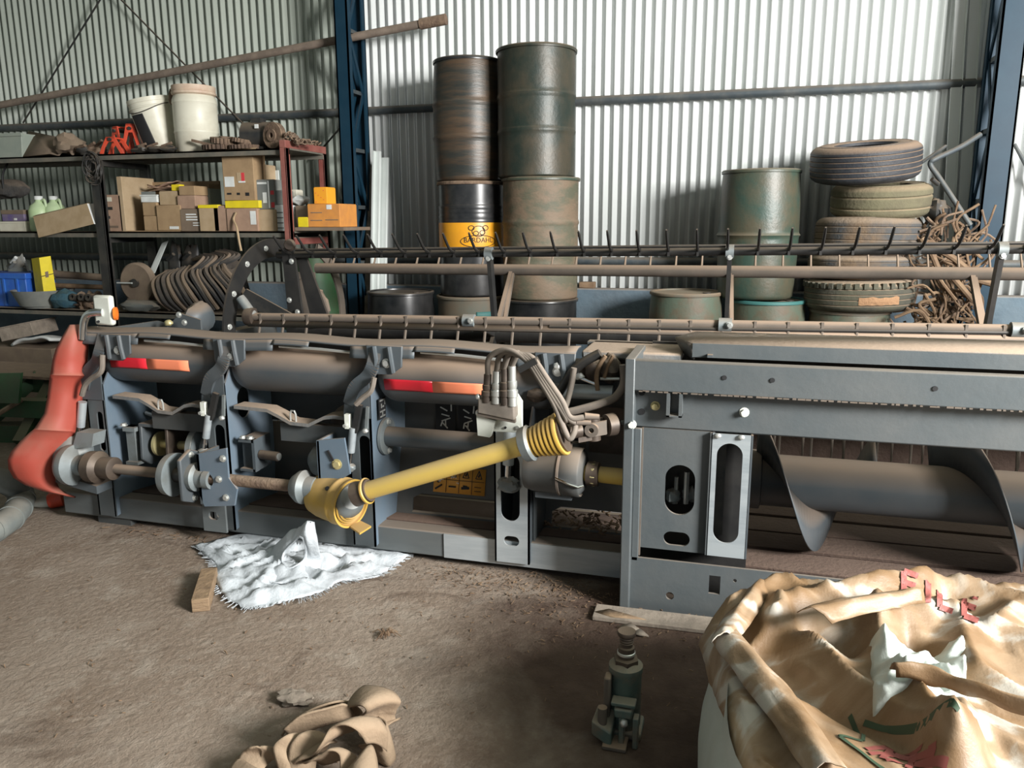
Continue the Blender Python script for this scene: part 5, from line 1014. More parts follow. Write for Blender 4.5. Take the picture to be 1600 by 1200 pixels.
# ================================================================== short black-guarded shaft behind it
G0 = Vector((-.80, 2.985, .520)); gd = Vector((1, -.04, -.01)).normalized(); ps = thing('guarded_shaft', 'short shaft in a black guard bell with a yellow stub beside the bare post', 'drive shaft', G0)
MB().lathe([(.05, 0), (.085, .01), (.093, .04), (.096, .16), (.100, .165), (.100, .235), (.096, .24), (.09, .235), (.07, .25), (.05, .25)], G0, gd, 36).build('guard_bell', 'darkpaint', ps)
MB().lathe([(.096, .0), (.1015, .003), (.1015, .012), (.096, .015)], G0+gd*.15, gd, 36, closed=True).build('bell_ring', 'dustbar', ps)
MB().cyl(G0+gd*.25, G0+gd*.46, .032, .034, 22).build('shaft_tube', 'ptotube', ps)
for k in range(10):
    a = 2*math.pi*k/10; c = G0+gd*.285+Vector((0, math.cos(a)*.038, math.sin(a)*.038)); MB().lump(c, (.016, .011, .011), k, 6, .1).build('ball', 'zincyel', ps)
MB().lathe([(.03, 0), (.048, .005), (.048, .05), (.03, .055)], G0+gd*.255, gd, 24, closed=True).build('ball_cage', 'oiliron', ps)
q = G0+gd*.15+Vector((0, -.102, .0)); MB().tube([q, q+Vector((.06, -.006, -.02)), q+Vector((.09, .0, -.03)), q+Vector((.11, .01, -.025))], .005, 6).build('spring_clip', 'chrome', ps)
MB().box(G0.x+.05, G0.x+.20, 2.95, 3.14, .405, .43).build('cradle', 'paint', ps)
# ================================================================== hydraulic coupler and its hoses
K0 = at(782, 662, 2.93); hc = thing('hydraulic_coupler', 'dusty block of hydraulic couplings on a white bracket with hoses arching over', 'coupling', K0)
a, b2 = at(757, 677, 2.93), at(816, 650, 2.93)
bk = MB().plate([(a.x+.02, 2.93, a.z+.01), (b2.x, 2.93, a.z+.012), (b2.x, 2.93, b2.z+.06), (b2.x-.02, 2.93, b2.z+.09), (a.x+.0, 2.93, b2.z-.01)], (0, .012, 0)).build('bracket', 'lampw', hc, bevel=.002)
for px in (771, 790, 809): q = at(px, 668, 2.93); MB().cyl(q, q+Vector((0, -.006, 0)), .008 if px != 790 else .005, n=10).build('bolt', 'zinc' if px != 790 else 'black', bk)
a, b2 = at(748, 656, 2.90), at(806, 626, 2.90)
MB().add([(a.x, 2.88, a.z+.03), (b2.x, 2.88, a.z+.01), (b2.x, 2.98, a.z+.03), (a.x, 2.98, a.z+.045), (a.x+.0, 2.89, b2.z), (b2.x-.005, 2.89, b2.z-.02), (b2.x, 2.98, b2.z), (a.x, 2.98, b2.z+.01)], [(0, 1, 2, 3), (7, 6, 5, 4), (0, 4, 5, 1), (1, 5, 6, 2), (2, 6, 7, 3), (3, 7, 4, 0)]).build('coupling_block', 'hose', hc, bevel=.006)
MB().plate([(a.x+.0, 2.885, a.z+.02), (b2.x, 2.885, a.z+.0), (b2.x, 2.885, a.z+.016), (a.x, 2.885, a.z+.036)], (0, .02, 0)).build('block_ledge', 'dustbar', hc)
MB().plate([(a.x-.005, 2.90, a.z-.065), (a.x+.045, 2.90, a.z-.07), (a.x+.07, 2.90, a.z+.0), (a.x-.01, 2.90, a.z+.02)], (0, .03, 0)).build('bracket_ear', 'lampw', hc)
for px, py in ((747, 620), (747, 645)): q = at(px, py, 2.9); MB().lump(q, (.012, .012, .012), 4, 7, .1).build('screw', 'zinc', hc)
# four fittings with hoses
ends = [(892, 680), (884, 650), (900, 655), (913, 646)]
for k, (fx, fy, tx, ty) in enumerate(((760, 628, 762, 585), (775, 630, 776, 580), (789, 632, 788, 576), (801, 634, 800, 572))):
    p, q = at(fx, fy, 2.90), at(tx, ty, 2.90); v = q-p; rr = .017
    f_ = MB().lathe([(.012, 0), (.018, .0), (.018, v.length*.22), (.022, v.length*.24), (.022, v.length*.40), (.016, v.length*.42), (.019, v.length*.5), (.019, v.length*.62), (.015, v.length*.64), (.015, v.length)], p, v, 14).build('fitting', 'zinc' if k % 2 else 'oiliron', hc)
    e = ends[k]; ctrl = [q-v*.2, q, at(tx+3+2*k, 558-2*k, 2.87), at(792+5*k, 547+k*2.5, 2.84), at(822+3*k, 563+k*1.5-3*k, 2.80), at(846+3*k, 598-2*k, 2.76), at(866+4*k, 632-2*k, 2.74), at(878+3*k+(4 if k else 0), 655-k, 2.73), at(e[0], e[1]+6, 2.74)]
    if k == 0: ctrl = ctrl[:-2]+[at(877, 660, 2.73), at(889, 685, 2.72), at(897, 676, 2.73), at(900, 660, 2.75)]
    MB().tube(spline(ctrl, 7), .0112, 10).build('hose', 'hose', hc)
    if k: q = at(e[0], e[1]+4, 2.74); MB().cyl(q, q+Vector((.05, .02, -.005)), .013, .010, 10).build('hose_end', 'dustbar', hc)
q = at(826, 570, 2.79); MB().obox(q, Vector((.034, 0, .02)), Vector((0, .022, 0)), Vector((-.006, 0, .010))).build('hose_clamp', 'blackpaint', hc)
# other lines and fittings in the gap beside the centre frame
gl = [([(938, 552), (912, 566), (894, 582), (878, 606), (868, 622)], .019, 'blackpaint', 3.02), ([(897, 575), (893, 600), (886, 628), (880, 645)], .012, 'hose', 2.98), ([(974, 570), (975, 598), (962, 620), (940, 630), (905, 640), (888, 644)], .016, 'hose', 2.93), ([(946, 556), (936, 572), (932, 590), (934, 610)], .009, 'strap', 3.0), ([(958, 556), (950, 572), (944, 590)], .007, 'strap', 3.02)]
for pts, r_, m2, Y in gl: P(MB().tube(spline([at(x, y, Y) for x, y in pts], 7), r_, 10), 'hydraulic_hose', m2)
cy_ = P(MB().cyl(at(866, 610, 3.06), at(958, 614, 3.06), .030, n=20), 'hydraulic_cylinder', 'bare'); P(MB().cyl(at(905, 590, 3.02), at(930, 600, 3.02), .006, n=8), 'locking_pin', 'chrome', cy_); P(MB().lump(at(905, 588, 3.02), (.02, .012, .014), 3, 8, .2), 'pin_head', 'zinc', cy_)
P(MB().cyl(at(938, 592, 3.03), at(968, 592, 3.03), .006, n=8), 'pipe_run', 'zinc')
for i, (px, py, rd, m2) in enumerate(((928, 578, (.05, .04, .05), 'oiliron'), (955, 575, (.04, .04, .06), 'oiliron'), (840, 616, (.05, .03, .03), 'oiliron'), (870, 572, (.014, .012, .014), 'zinc'))): P(MB().lump(at(px, py, 3.08 if i < 3 else 3.02), rd, 60+i, 9, .2), 'valve_body' if i < 3 else 'bolt_head', m2)
P(MB().box(-.57, -.40, 3.16, 3.18, .55, .95), 'valve_plate', 'oiliron')
# ================================================================== foreground: the big sack
M['sackwhite'] = mat('white_woven_sack', (.50, .54, .51), .55, 0, (.44, .48, .44), 4, bump=.15, bscale=120)
def sackmat():
    m = mat('earth_stained_sack', (.70, .665, .60), .5, 0, None, bump=.12, bscale=150); nt = m.node_tree; N = nt.nodes; L = nt.links; b = N['Principled BSDF']
    tc = N.new('ShaderNodeTexCoord'); mp = N.new('ShaderNodeMapping'); mp.inputs['Rotation'].default_value = (0, 0, R(-35)); mp.inputs['Scale'].default_value = (1, 1.7, 1); L.new(tc.outputs['Object'], mp.inputs[0])
    n = N.new('ShaderNodeTexNoise'); n.inputs['Scale'].default_value = 3.4; n.inputs['Detail'].default_value = 8; n.inputs['Distortion'].default_value = 1.1; L.new(mp.outputs[0], n.inputs['Vector'])
    r = N.new('ShaderNodeValToRGB'); e = r.color_ramp.elements; e[0].position = .40; e[0].color = (.42, .385, .33, 1); e[1].position = .60; e[1].color = (.19, .115, .056, 1); k = r.color_ramp.elements.new(.47); k.color = (.28, .195, .12, 1)
    L.new(n.outputs['Fac'], r.inputs[0]); L.new(r.outputs[0], b.inputs['Base Color']); return m
M['sackdirt'] = sackmat()
M['greenprint'] = mat('faded_green_print', (.035, .065, .035), .6); M['redfade'] = mat('faded_red_print', (.22, .06, .05), .6)
bgx = thing('bulk_sack', 'large half empty white sack with an earth stained crumpled top in front of the header', 'sack', (.6, 1.75, 0))
b = MB(); nu, nv = 64, 26
for j in range(nv+1):
    t = j/nv; z = .44*t; k = 1+.06*math.sin(math.pi*min(1, t*1.15))-.03*max(0, t-.8)*5-.06*max(0, .12-t)*8
    for i in range(nu):
        a = 2*math.pi*i/nu; c, s = math.cos(a), math.sin(a); q = (abs(c)**2.8+abs(s)**2.8)**(-1/2.8)
        w_ = 1+.015*math.sin(5*a+2*t)+.02*noise.noise(Vector((c*2, s*2, t*2)))
        b.v.append(Vector((.60+.60*c*q*k*w_, 1.76+.56*s*q*k*w_, z)))
b.f = [(j*nu+i, j*nu+(i+1) % nu, (j+1)*nu+(i+1) % nu, (j+1)*nu+i) for j in range(nv) for i in range(nu)]
b.build('sack_body', 'sackwhite', bgx)
def segd(p, a, c):
    ab = c-a; t = max(0, min(1, (p-a).dot(ab)/max(1e-9, ab.dot(ab)))); return (p-a-ab*t).length
RID = [([(1185, 915), (1112, 992), (1200, 1085), (1295, 1210)], .030, .030), ([(1215, 962), (1345, 1080), (1490, 1190)], .045, .035), ([(1365, 972), (1380, 1050), (1480, 1175)], .075, .035), ([(1245, 952), (1400, 928), (1445, 918)], .05, .040), ([(1395, 975), (1490, 960), (1530, 1060), (1610, 1095)], .05, .045),
       ([(1195, 908), (1440, 894), (1610, 950)], .045, .045), ([(1500, 1165), (1520, 1175), (1500, 1120)], .05, .03), ([(1545, 985), (1580, 960)], .05, .03), ([(1215, 975), (1190, 990), (1160, 1000)], .04, .02),
       ([(1165, 990), (1300, 1092), (1420, 1155)], -.055, .045), ([(1260, 985), (1345, 1005)], -.07, .045), ([(1400, 1062), (1610, 1115)], -.035, .05), ([(1420, 1000), (1470, 1030)], -.04, .03), ([(1480, 940), (1540, 975)], -.05, .04)]
RID = [([atz(x, y, .45).to_2d() for x, y in pts], h, w_) for pts, h, w_ in RID]
def zs(x, y):
    p = Vector((x, y)); z = .425+.03*(y-1.5)
    for pts, h, w_ in RID:
        d_ = min(segd(p, pts[i], pts[i+1]) for i in range(len(pts)-1)); k = d_/w_
        if k < 2.2: z += h*max(0, 1-k/2.2)**1.5
    q = Vector(((x-y)*1.25, (x+y)*2.9, .3)); w2 = Vector((noise.noise(q*1.3), noise.noise(q*1.3+Vector((7, 3, 1))), 0))*.5
    z += .060*(.36-abs(noise.noise(q*.8+w2)))+.030*(.36-abs(noise.noise(q*1.9+w2*1.5)))+.016*(.36-abs(noise.noise(q*4.6+w2)))+.003*noise.noise(q*12)
    return z
def sxy(u, v):
    a, c = Vector((.11, 1.27)), Vector((1.26, 1.13)); d2, e2 = Vector((-.055, 2.0)), Vector((1.2, 2.36)); p = (a.lerp(c, u)).lerp(d2.lerp(e2, u), v)
    p += Vector((.02, .26))*max(0, v-.78)/.22*min(1, max(0, u*7)) if v > .78 else Vector((0, 0)); return p
def sackpt(u, v):
    p = sxy(u, v); z = zs(p.x, p.y); e = min(u, v, 1-u, 1-v); z -= .06*max(0, 1-e/.03)**2; return Vector((p.x, p.y, z))
MB().grid(150, 130, sackpt).build('crumpled_top', 'sackdirt', bgx, solid=.003, sharp=180)
# loose flaps standing off the crumpled top
def flap(pts_a, pts_b, m, za, zb, nm='loose_flap', seed=1):
    A_ = spline([atz(x, y, za) for x, y in pts_a], 8); B_ = spline([atz(x, y, zb) for x, y in pts_b], 8); n = min(len(A_), len(B_))-1
    MB().grid(n, 8, lambda u, v: A_[int(round(u*n))].lerp(B_[int(round(u*n))], v)+Vector((0, 0, .025*math.sin(math.pi*v)+.010*noise.noise(Vector((u*5+seed, v*4, seed)))))).build(nm, m, bgx, solid=.0025, sharp=180)
flap([(1112, 1000), (1150, 1055), (1200, 1120), (1262, 1210)], [(1150, 985), (1200, 1040), (1260, 1110), (1330, 1210)], 'sackdirt', .47, .49, seed=2)
flap([(1180, 912), (1150, 945), (1118, 985), (1110, 1005)], [(1200, 925), (1185, 955), (1165, 985), (1150, 1000)], 'sackdirt', .49, .485, seed=4)
flap([(1245, 957), (1300, 942), (1380, 930), (1432, 926)], [(1300, 975), (1350, 960), (1400, 950), (1446, 942)], 'sackdirt', .54, .53, seed=6)
flap([(1390, 1045), (1450, 1048), (1520, 1075), (1610, 1105)], [(1400, 1058), (1460, 1070), (1530, 1094), (1612, 1122)], 'sackdirt', .545, .53, seed=11)
def linpt(u, v):
    q = atz(1352+165*u+10*v, 978+95*v-10*u, .52); e = min(u, v, 1-u, 1-v); n_ = Vector((q.x*9+q.y*5, q.y*11-q.x*7, 2))
    return Vector((q.x, q.y, zs(q.x, q.y)+.015*min(1, e/.2)+.04*(.35-abs(noise.noise(n_)))*min(1, e/.12)+.02*(.35-abs(noise.noise(n_*2.4)))-.05*max(0, 1-e/.06)))
MB().grid(60, 50, linpt).build('white_liner', 'sackwhite', bgx, solid=.002, sharp=180)
pr = MB(); 
def ln(pts, m_, w_=.006):
    out = []
    for i in range(len(pts)-1):
        for k in range(14):
            t = k/13; q = atz(pts[i][0]+(pts[i+1][0]-pts[i][0])*t, pts[i][1]+(pts[i+1][1]-pts[i][1])*t, .46); out.append(Vector((q.x, q.y, zs(q.x, q.y)+.002)))
    n_ = len(out); vs = []
    for i, q in enumerate(out):
        d = (out[min(i+1, n_-1)]-out[max(i-1, 0)]); s_ = Vector((-d.y, d.x, 0)).normalized()*w_*1.3
        for k in (-1, 1): e = q+s_*k; e.z = zs(e.x, e.y)+.0045; vs.append(e)
    m_.add(vs, [(2*i, 2*i+1, 2*i+3, 2*i+2) for i in range(n_-1)])
ln([(1330, 1092), (1352, 1118), (1350, 1142), (1312, 1140), (1400, 1205)], pr, .003); ln([(1352, 1105), (1420, 1140), (1490, 1178)], pr, .0035)
pr.build('printed_outline', 'greenprint', bgx)
pr = MB(); 
for p in ([(1355, 1158), (1390, 1148), (1440, 1168)], [(1360, 1166), (1400, 1160), (1460, 1186)], [(1385, 1178), (1430, 1180), (1480, 1200)], [(1395, 1150), (1380, 1175)], [(1430, 1165), (1420, 1190)], [(1455, 1178), (1450, 1200)]): ln(p, pr, .005)
pr.build('printed_emblem', 'redfade', bgx)
def onsack(px, py):                  # where the sight line of a printed point meets the cloth
    q = None
    for k in range(240):
        z = .70-.0015*k; q = atz(px, py, z)
        if q.y < 2.34 and z <= zs(q.x, q.y)+.004: break
    return q
lw = MB()
def stroke(x0, y0, x1, y1, w_=4.5):          # a printed bar of a letter, in the lettering's own slanted frame
    f_ = lambda x, y: (1412+x, 893+x*.36+y); a, c = Vector(f_(x0, y0)), Vector(f_(x1, y1)); d = (c-a).normalized(); n_ = Vector((-d.y, d.x))*w_; vs = []; m_ = 12; k_ = 4
    for i in range(m_+1):
        for k in range(k_+1):
            p = a.lerp(c, i/m_)+n_*(2*k/k_-1); vs.append(onsack(p.x, p.y)+Vector((0, -.003, .0035)))
    lw.add(vs, [(i*(k_+1)+k, i*(k_+1)+k+1, (i+1)*(k_+1)+k+1, (i+1)*(k_+1)+k) for i in range(m_) for k in range(k_)])
for st in ((0, 0, 0, 36), (0, 0, 22, 0), (0, 17, 18, 17), (38, 0, 38, 36), (56, 0, 56, 36), (56, 36, 76, 36), (94, 0, 94, 36), (94, 0, 116, 0), (94, 18, 112, 18), (94, 36, 116, 36)): stroke(*st)
lw.build('sack_lettering', 'redfade', bgx, sharp=180)
# ---- white sack spread on the floor
ol = [(303, 855), (340, 845), (370, 838), (400, 828), (430, 823), (480, 828), (510, 842), (545, 846), (580, 850), (605, 858), (637, 870), (615, 885), (600, 896), (560, 906), (530, 912), (505, 925), (480, 935), (445, 941), (415, 946), (385, 951), (358, 938), (343, 922), (335, 900), (338, 885), (325, 872)]
OL = [atz(x, y, .01) for x, y in ol]; ctr = atz(455, 885, .01); OL = spline(OL+[OL[0]], 4)[:-1]; n = len(OL); rg = 26; b = MB(); rnd = random.Random(5)
for j in range(rg+1):
    t = j/rg
    for i in range(n):
        e = OL[i]; fr = 1+.015*rnd.uniform(-1, 1) if j == rg else 1; p = ctr.lerp(e, t*fr); q = Vector((p.x*5+p.y*2, p.y*9-p.x*4, 0))
        z = .008+.085*(.42-abs(noise.noise(q)))*min(1, 4*(1-t)+.25)+.045*(.4-abs(noise.noise(q*2.3)))*min(1, 3*(1-t)+.3)+.015*noise.noise(q*5)*(1-t)+.02*max(0, 1-t*1.6)
        b.v.append(Vector((p.x, p.y, max(.004, min(z, .030) if p.y > 3.03 else z))))
b.f = [(j*n+i, j*n+(i+1) % n, (j+1)*n+(i+1) % n, (j+1)*n+i) for j in range(rg) for i in range(n)]
ws = thing('woven_sack', 'empty white woven sack spread on the floor with one corner pulled up', 'sack', (ctr.x, ctr.y, 0))
M['sackbright'] = mat('bright_woven_sack', (.52, .56, .59), .6, 0, (.33, .35, .37), 5, .5, .75, bump=.3, bscale=70)
b.build('spread_cloth', 'sackbright', ws, solid=.003, sharp=180)
top = at(487, 815, 2.82); lf = [atz(420, 880, .03), atz(424, 860, .05), at(445, 838, 2.83), at(468, 822, 2.83), top]; rg_ = [atz(462, 912, .02), atz(485, 912, .02), atz(502, 885, .03), at(497, 850, 2.80), top+Vector((.012, 0, 0))]
A_ = spline(lf, 6); B_ = spline(rg_, 6); nn = len(A_)-1
def hood(u, v):
    i = u*nn; i0 = min(nn-1, int(i)); f_ = i-i0; a = A_[i0].lerp(A_[i0+1], f_); c = B_[i0].lerp(B_[i0+1], f_); p = a.lerp(c, v); bow = math.sin(math.pi*v); hole = math.exp(-((u-.52)/.18)**2-((v-.48)/.20)**2)
    return p+Vector((.0, -.10*bow*(1-u*.6)+.05*hole, +.015*bow+.02*noise.noise(Vector((u*6, v*6, 3)))))
hm = MB().grid(40, 32, hood); hm.f = [f for k, f in enumerate(hm.f) if (((k % 40+.5)/40-.52)/.20)**2+(((k//40+.5)/32-.48)/.22)**2 > 1]
hm.build('pulled_up_corner', 'sackbright', ws, solid=.004, sharp=180)
rim = [hood(.52+.20*math.cos(a), .48+.22*math.sin(a))+Vector((0, -.003, 0)) for a in [2*math.pi*k/28 for k in range(29)]]
MB().tube(rim, .006, 6, caps=False).build('rolled_edge', 'sackbright', ws)
fr = MB()
for i in range(0, n, 1):
    if 8 <= i//4 <= 24:
        for k in range(3):
            e = OL[i].lerp(OL[(i+1) % n], rnd.random()); d = (e-ctr).normalized(); fr.tube([e+Vector((0, 0, .006)), e+d*rnd.uniform(.01, .035)+Vector((rnd.uniform(-.01, .01), rnd.uniform(-.01, .01), .004))], .0013, 4)
fr.build('frayed_threads', 'sackbright', ws, kind='stuff')
# ---- timber
def obl(p0, p1, p2, h, name, m, lab, cat):      # box on the floor from three footprint corners
    a, c, d = [Vector((p.x, p.y, .001)) for p in (p0, p1, p2)]; e = a+(d-c); up_ = Vector((0, 0, h)); o = thing(name, lab, cat, (a+d)/2)
    MB().quad8((a, c, d, e), (a+up_, c+up_, d+up_, e+up_)).build('timber', m, o, bevel=.003); return o
bl = obl(atz(300, 958, 0), atz(328, 955, 0), atz(341, 905, 0), .055, 'wood_block', 'wood', 'short sawn wooden block lying beside the white woven sack', 'wood block')
pk = obl(atz(925, 970, 0), atz(1140, 996, 0), atz(1140, 974, 0), .018, 'wood_plank', 'wood_old', 'weathered plank with a split end lying before the header frame', 'plank')
q = atz(950, 962, .0); MB().add([q+Vector((-.05, -.02, .019)), q+Vector((.0, .015, .020)), q+Vector((.09, -.01, .019)), q+Vector((.15, -.03, .019)), q+Vector((.02, -.045, .019))], [(0, 1, 2, 3, 4)]).build('split_end', 'wood', pk, solid=.004)
for i, (x, y, s) in enumerate(((985, 982, .05), (1000, 990, .035))):
    q = atz(x, y, 0); o = MB().add([q+Vector((-s, -.01, .004)), q+Vector((0, s*.5, .008)), q+Vector((s, -.02, .004)), q+Vector((.0, -.03, .010))], [(0, 1, 2, 3)]).build('wood_splinter', 'wood_old', solid=.006); tag(o, ['larger pale splinter lying in front of the weathered plank', 'smaller pale splinter lying farthest from the weathered plank'][i], 'splinter')
# ---- bottle jack
M['jackgreen'] = mat('worn_green_jack_paint', (.11, .17, .155), .38, .3, (.20, .18, .14), 9, .45, .62, dust=.5, bump=.2)
c = atz(973, 1150, 0); J = Vector((c.x, c.y+.03, 0)); jk = thing('bottle_jack', 'worn green hydraulic bottle jack standing on the bare floor', 'jack', J)
MB().box(J.x-.055, J.x+.055, J.y-.05, J.y+.05, .001, .028).build('base', 'jackgreen', jk, bevel=.008)
MB().lathe([(.046, .028), (.047, .03), (.047, .195), (.050, .20), (.050, .218), (.044, .222), (.030, .232)], J, n=36).build('cylinder', 'jackgreen', jk)
MB().lathe([(.036, .218), (.038, .222), (.038, .24), (.028, .243)], J, n=6).build('cap_nut', 'oiliron', jk)
MB().lathe([(.024, .238), (.024, .275), (.018, .278), (.018, .288), (.021, .29)]+[(.019+.002*(k % 2), .292+.004*k) for k in range(5)]+[(.026, .312), (.028, .318), (.026, .326), (.0, .326)], J, n=24).build('ram', 'oiliron', jk)
MB().lathe([(.025, .252), (.027, .254), (.027, .26), (.025, .262)], J, n=24, closed=True).build('wiper_ring', 'zinc', jk)
MB().box(J.x-.056, J.x-.036, J.y-.06, J.y-.02, .028, .20).build('side_casting', 'dustbar', jk, bevel=.006)
MB().quad8([(J.x-.085, J.y-.09, .03), (J.x-.025, J.y-.10, .002), (J.x-.025, J.y-.10, .05), (J.x-.085, J.y-.09, .075)], [(J.x-.075, J.y-.03, .03), (J.x-.02, J.y-.03, .002), (J.x-.02, J.y-.03, .085), (J.x-.075, J.y-.03, .095)]).build('pump_block', 'jackgreen', jk, bevel=.005)
MB().cyl((J.x-.055, J.y-.075, .06), (J.x-.055, J.y-.075, .115), .014, n=16).build('pump_piston', 'dustbar', jk)
MB().box(J.x-.02, J.x+.032, J.y-.088, J.y-.045, .095, .125).build('handle_socket', 'jackgreen', jk, bevel=.006); MB().box(J.x-.03, J.x+.04, J.y-.085, J.y-.045, .13, .142).build('handle_socket', 'jackgreen', jk, bevel=.003)
for x in (-.006, .034): MB().box(J.x+x, J.x+x+.016, J.y-.085, J.y-.055, .002, .10).build('link', 'jackgreen', jk, bevel=.003)
MB().box(J.x-.05, J.x+.02, J.y-.11, J.y-.04, .001, .014).build('base', 'dustbar', jk, bevel=.003); MB().lump((J.x+.01, J.y-.09, .085), (.012, .012, .012), 4, 7, .1).build('release_valve', 'zinc', jk)
# ---- heap of flat canvas belt
M['canvas'] = mat('dusty_canvas_belt', (.28, .20, .13), .9, 0, (.21, .15, .095), 7, dust=.25, dcol=(.30, .235, .165), bump=.25, bscale=60)
cb = thing('canvas_belt', 'heap of loosely folded brown canvas belt on the near floor', 'belt', atz(500, 1180, 0))
def ribbon(ctrl, wv, hgt, tilt=0):
    path = spline(ctrl, 7); n_ = len(path)-1
    W_ = [Vector(w_) for w_ in wv]; m_ = len(W_)-1
    def g(u, v):
        i = min(n_-1, int(u*n_)); p = path[i].lerp(path[i+1], u*n_-i); k = min(m_-1, int(u*m_)); w_ = W_[k].lerp(W_[k+1], u*m_-k); q = p+w_*v+Vector((0, 0, .012*math.sin(math.pi*v))); q.z = max(q.z, .004); return q
    return MB().grid(n_, 8, g).build('belt_fold', 'canvas', cb, solid=.006, sharp=180)
Z = lambda x, y, z: atz(x, y, z)
ribbon([Z(440, 1150, .05), Z(455, 1130, .10), Z(490, 1108, .13), Z(530, 1096, .14), Z(545, 1104, .10)], [(.0, .10, .0), (.02, .11, -.03), (.03, .11, -.05), (.03, .08, -.08), (.0, .05, -.09)], 1)
ribbon([Z(442, 1140, .11), Z(470, 1118, .15), Z(505, 1108, .16), Z(535, 1100, .16)], [(.01, .02, -.06), (.02, .03, -.06), (.03, .04, -.06), (.02, .04, -.06)], 1)
ribbon([Z(535, 1130, .06), Z(540, 1108, .13), Z(563, 1102, .17), Z(572, 1112, .15), Z(558, 1125, .10), Z(562, 1150, .05), Z(585, 1160, .03)], [(-.02, .11, .0), (.0, .12, .0), (.03, .12, -.02), (.06, .10, -.02), (.08, .09, -.02), (.07, .10, .0), (.04, .10, .02)], 1)
ribbon([Z(560, 1165, .03), Z(585, 1160, .08), Z(600, 1140, .10), Z(602, 1128, .10), Z(590, 1120, .09)], [(.02, .02, -.06), (.03, .01, -.08), (.03, .0, -.09), (.02, .0, -.09), (.0, .02, -.08)], 1)
ribbon([Z(455, 1205, .03), Z(462, 1190, .08), Z(485, 1183, .10), Z(500, 1165, .14), Z(515, 1140, .17), Z(535, 1132, .19), Z(558, 1142, .17), Z(572, 1162, .12)], [(.04, .11, -.01), (.05, .11, .0), (.04, .12, .0), (.05, .12, -.02), (.06, .11, -.03), (.06, .10, -.04), (.05, .08, -.05), (.03, .06, -.06)], 1)
ribbon([Z(468, 1188, .05), Z(478, 1192, .09), Z(500, 1180, .12), Z(515, 1172, .14), Z(530, 1180, .12), Z(532, 1205, .08)], [(.03, .06, -.05), (.02, .07, -.05), (.02, .07, -.06), (.02, .07, -.06), (.03, .06, -.06), (.03, .04, -.05)], 1)
ribbon([Z(440, 1215, .03), Z(430, 1185, .08), Z(428, 1165, .11), Z(445, 1150, .13), Z(462, 1145, .12)], [(.05, .0, -.02), (.05, .01, -.03), (.05, .02, -.05), (.05, .03, -.07), (.04, .04, -.08)], 1)
ribbon([Z(450, 1210, .04), Z(452, 1170, .10), Z(465, 1150, .13), Z(480, 1142, .13)], [(.07, .02, .0), (.07, .03, -.02), (.07, .04, -.04), (.06, .05, -.06)], 1)
ribbon([Z(520, 1225, .04), Z(550, 1195, .11), Z(576, 1165, .13), Z(586, 1178, .10), Z(592, 1215, .04)], [(.04, -.05, -.02), (.05, -.06, -.03), (.05, -.06, -.06), (.04, -.07, -.06), (.02, -.08, -.02)], 1)
ribbon([Z(362, 1215, .03), Z(375, 1180, .07), Z(392, 1168, .10), Z(408, 1172, .09), Z(405, 1190, .05)], [(.07, .0, .0), (.08, .02, -.02), (.07, .03, -.04), (.05, .05, -.04), (.03, .06, -.03)], 1)
ribbon([Z(372, 1182, .06), Z(400, 1200, .07), Z(430, 1212, .05)], [(.0, -.08, -.04), (.0, -.08, -.05), (.0, -.08, -.04)], 1)
rg2 = thing('grey_rag', 'small grey rag lying behind the heap of canvas belt', 'rag', atz(462, 1098, 0)); q = atz(462, 1098, 0); MB().lump((q.x, q.y, .02), (.055, .035, .020), 17, 12, .3).build('cloth', 'wood_old', rg2)
# ---- things beside the red shield
rp_ = [atz(-60, 850, .06), atz(0, 822, .06), atz(25, 800, .06), atz(34, 780, .07), atz(28, 765, .12), atz(5, 752, .2), atz(-40, 742, .25)]
th = thing('ribbed_duct', 'thick dull grey duct curving in at the edge of the floor', 'duct', rp_[1]); MB().tube(spline(rp_, 8), .062, 20).build('duct', 'tubbed', th)
for k in range(5): 
    sp2 = spline(rp_, 8); i = 6+6*k; MB().tube([sp2[i], sp2[i+1]], .066, 20).build('duct_band', 'tubbed', th)
p, q = atz(42, 790, .03), atz(99, 778, .05); gg = thing('grease_bottle', 'grey and red nozzle bottle lying under the red shield', 'bottle', (p+q)/2); d = (q-p)
MB().lathe([(.004, 0), (.010, .0), (.012, d.length*.12), (.028, d.length*.38), (.034, d.length*.6)], p, d, 20).build('nozzle_cone', 'grey', gg); MB().lathe([(.034, 0), (.042, .01), (.044, d.length*.4), (.036, d.length*.42), (0, d.length*.42)], p+d*.58, d, 20).build('bottle_body', 'redplastic', gg); MB().lathe([(.0, -.02), (.010, -.02), (.012, .01), (.0, .012)], p, d, 12).build('nozzle_tip', 'redprint', gg)
gm = thing('green_implement', 'green farm implement half hidden in the dark behind the red shield', 'farm machine', (-5.0, 4.3, 0))
for a, c, w_, h in (((-5.6, 4.2, .22), (-4.5, 4.2, .26), .10, .12), ((-5.6, 4.5, .36), (-4.5, 4.5, .36), .12, .12), ((-5.4, 4.1, .06), (-4.55, 4.3, .06), .14, .12), ((-5.2, 4.2, .02), (-4.9, 4.5, .42), .08, .08), ((-4.7, 4.1, .02), (-4.75, 4.5, .40), .08, .08)): MB().bar(a, c, w_, h).build('frame_bar', 'greenpaint', gm)
for x in (-5.3, -5.0, -4.7): MB().tube([(x, 4.15, .32), (x-.05, 4.0, .25), (x-.1, 3.95, .08), (x-.02, 3.9, .01)], .018, 8).build('tine', 'rust', gm)
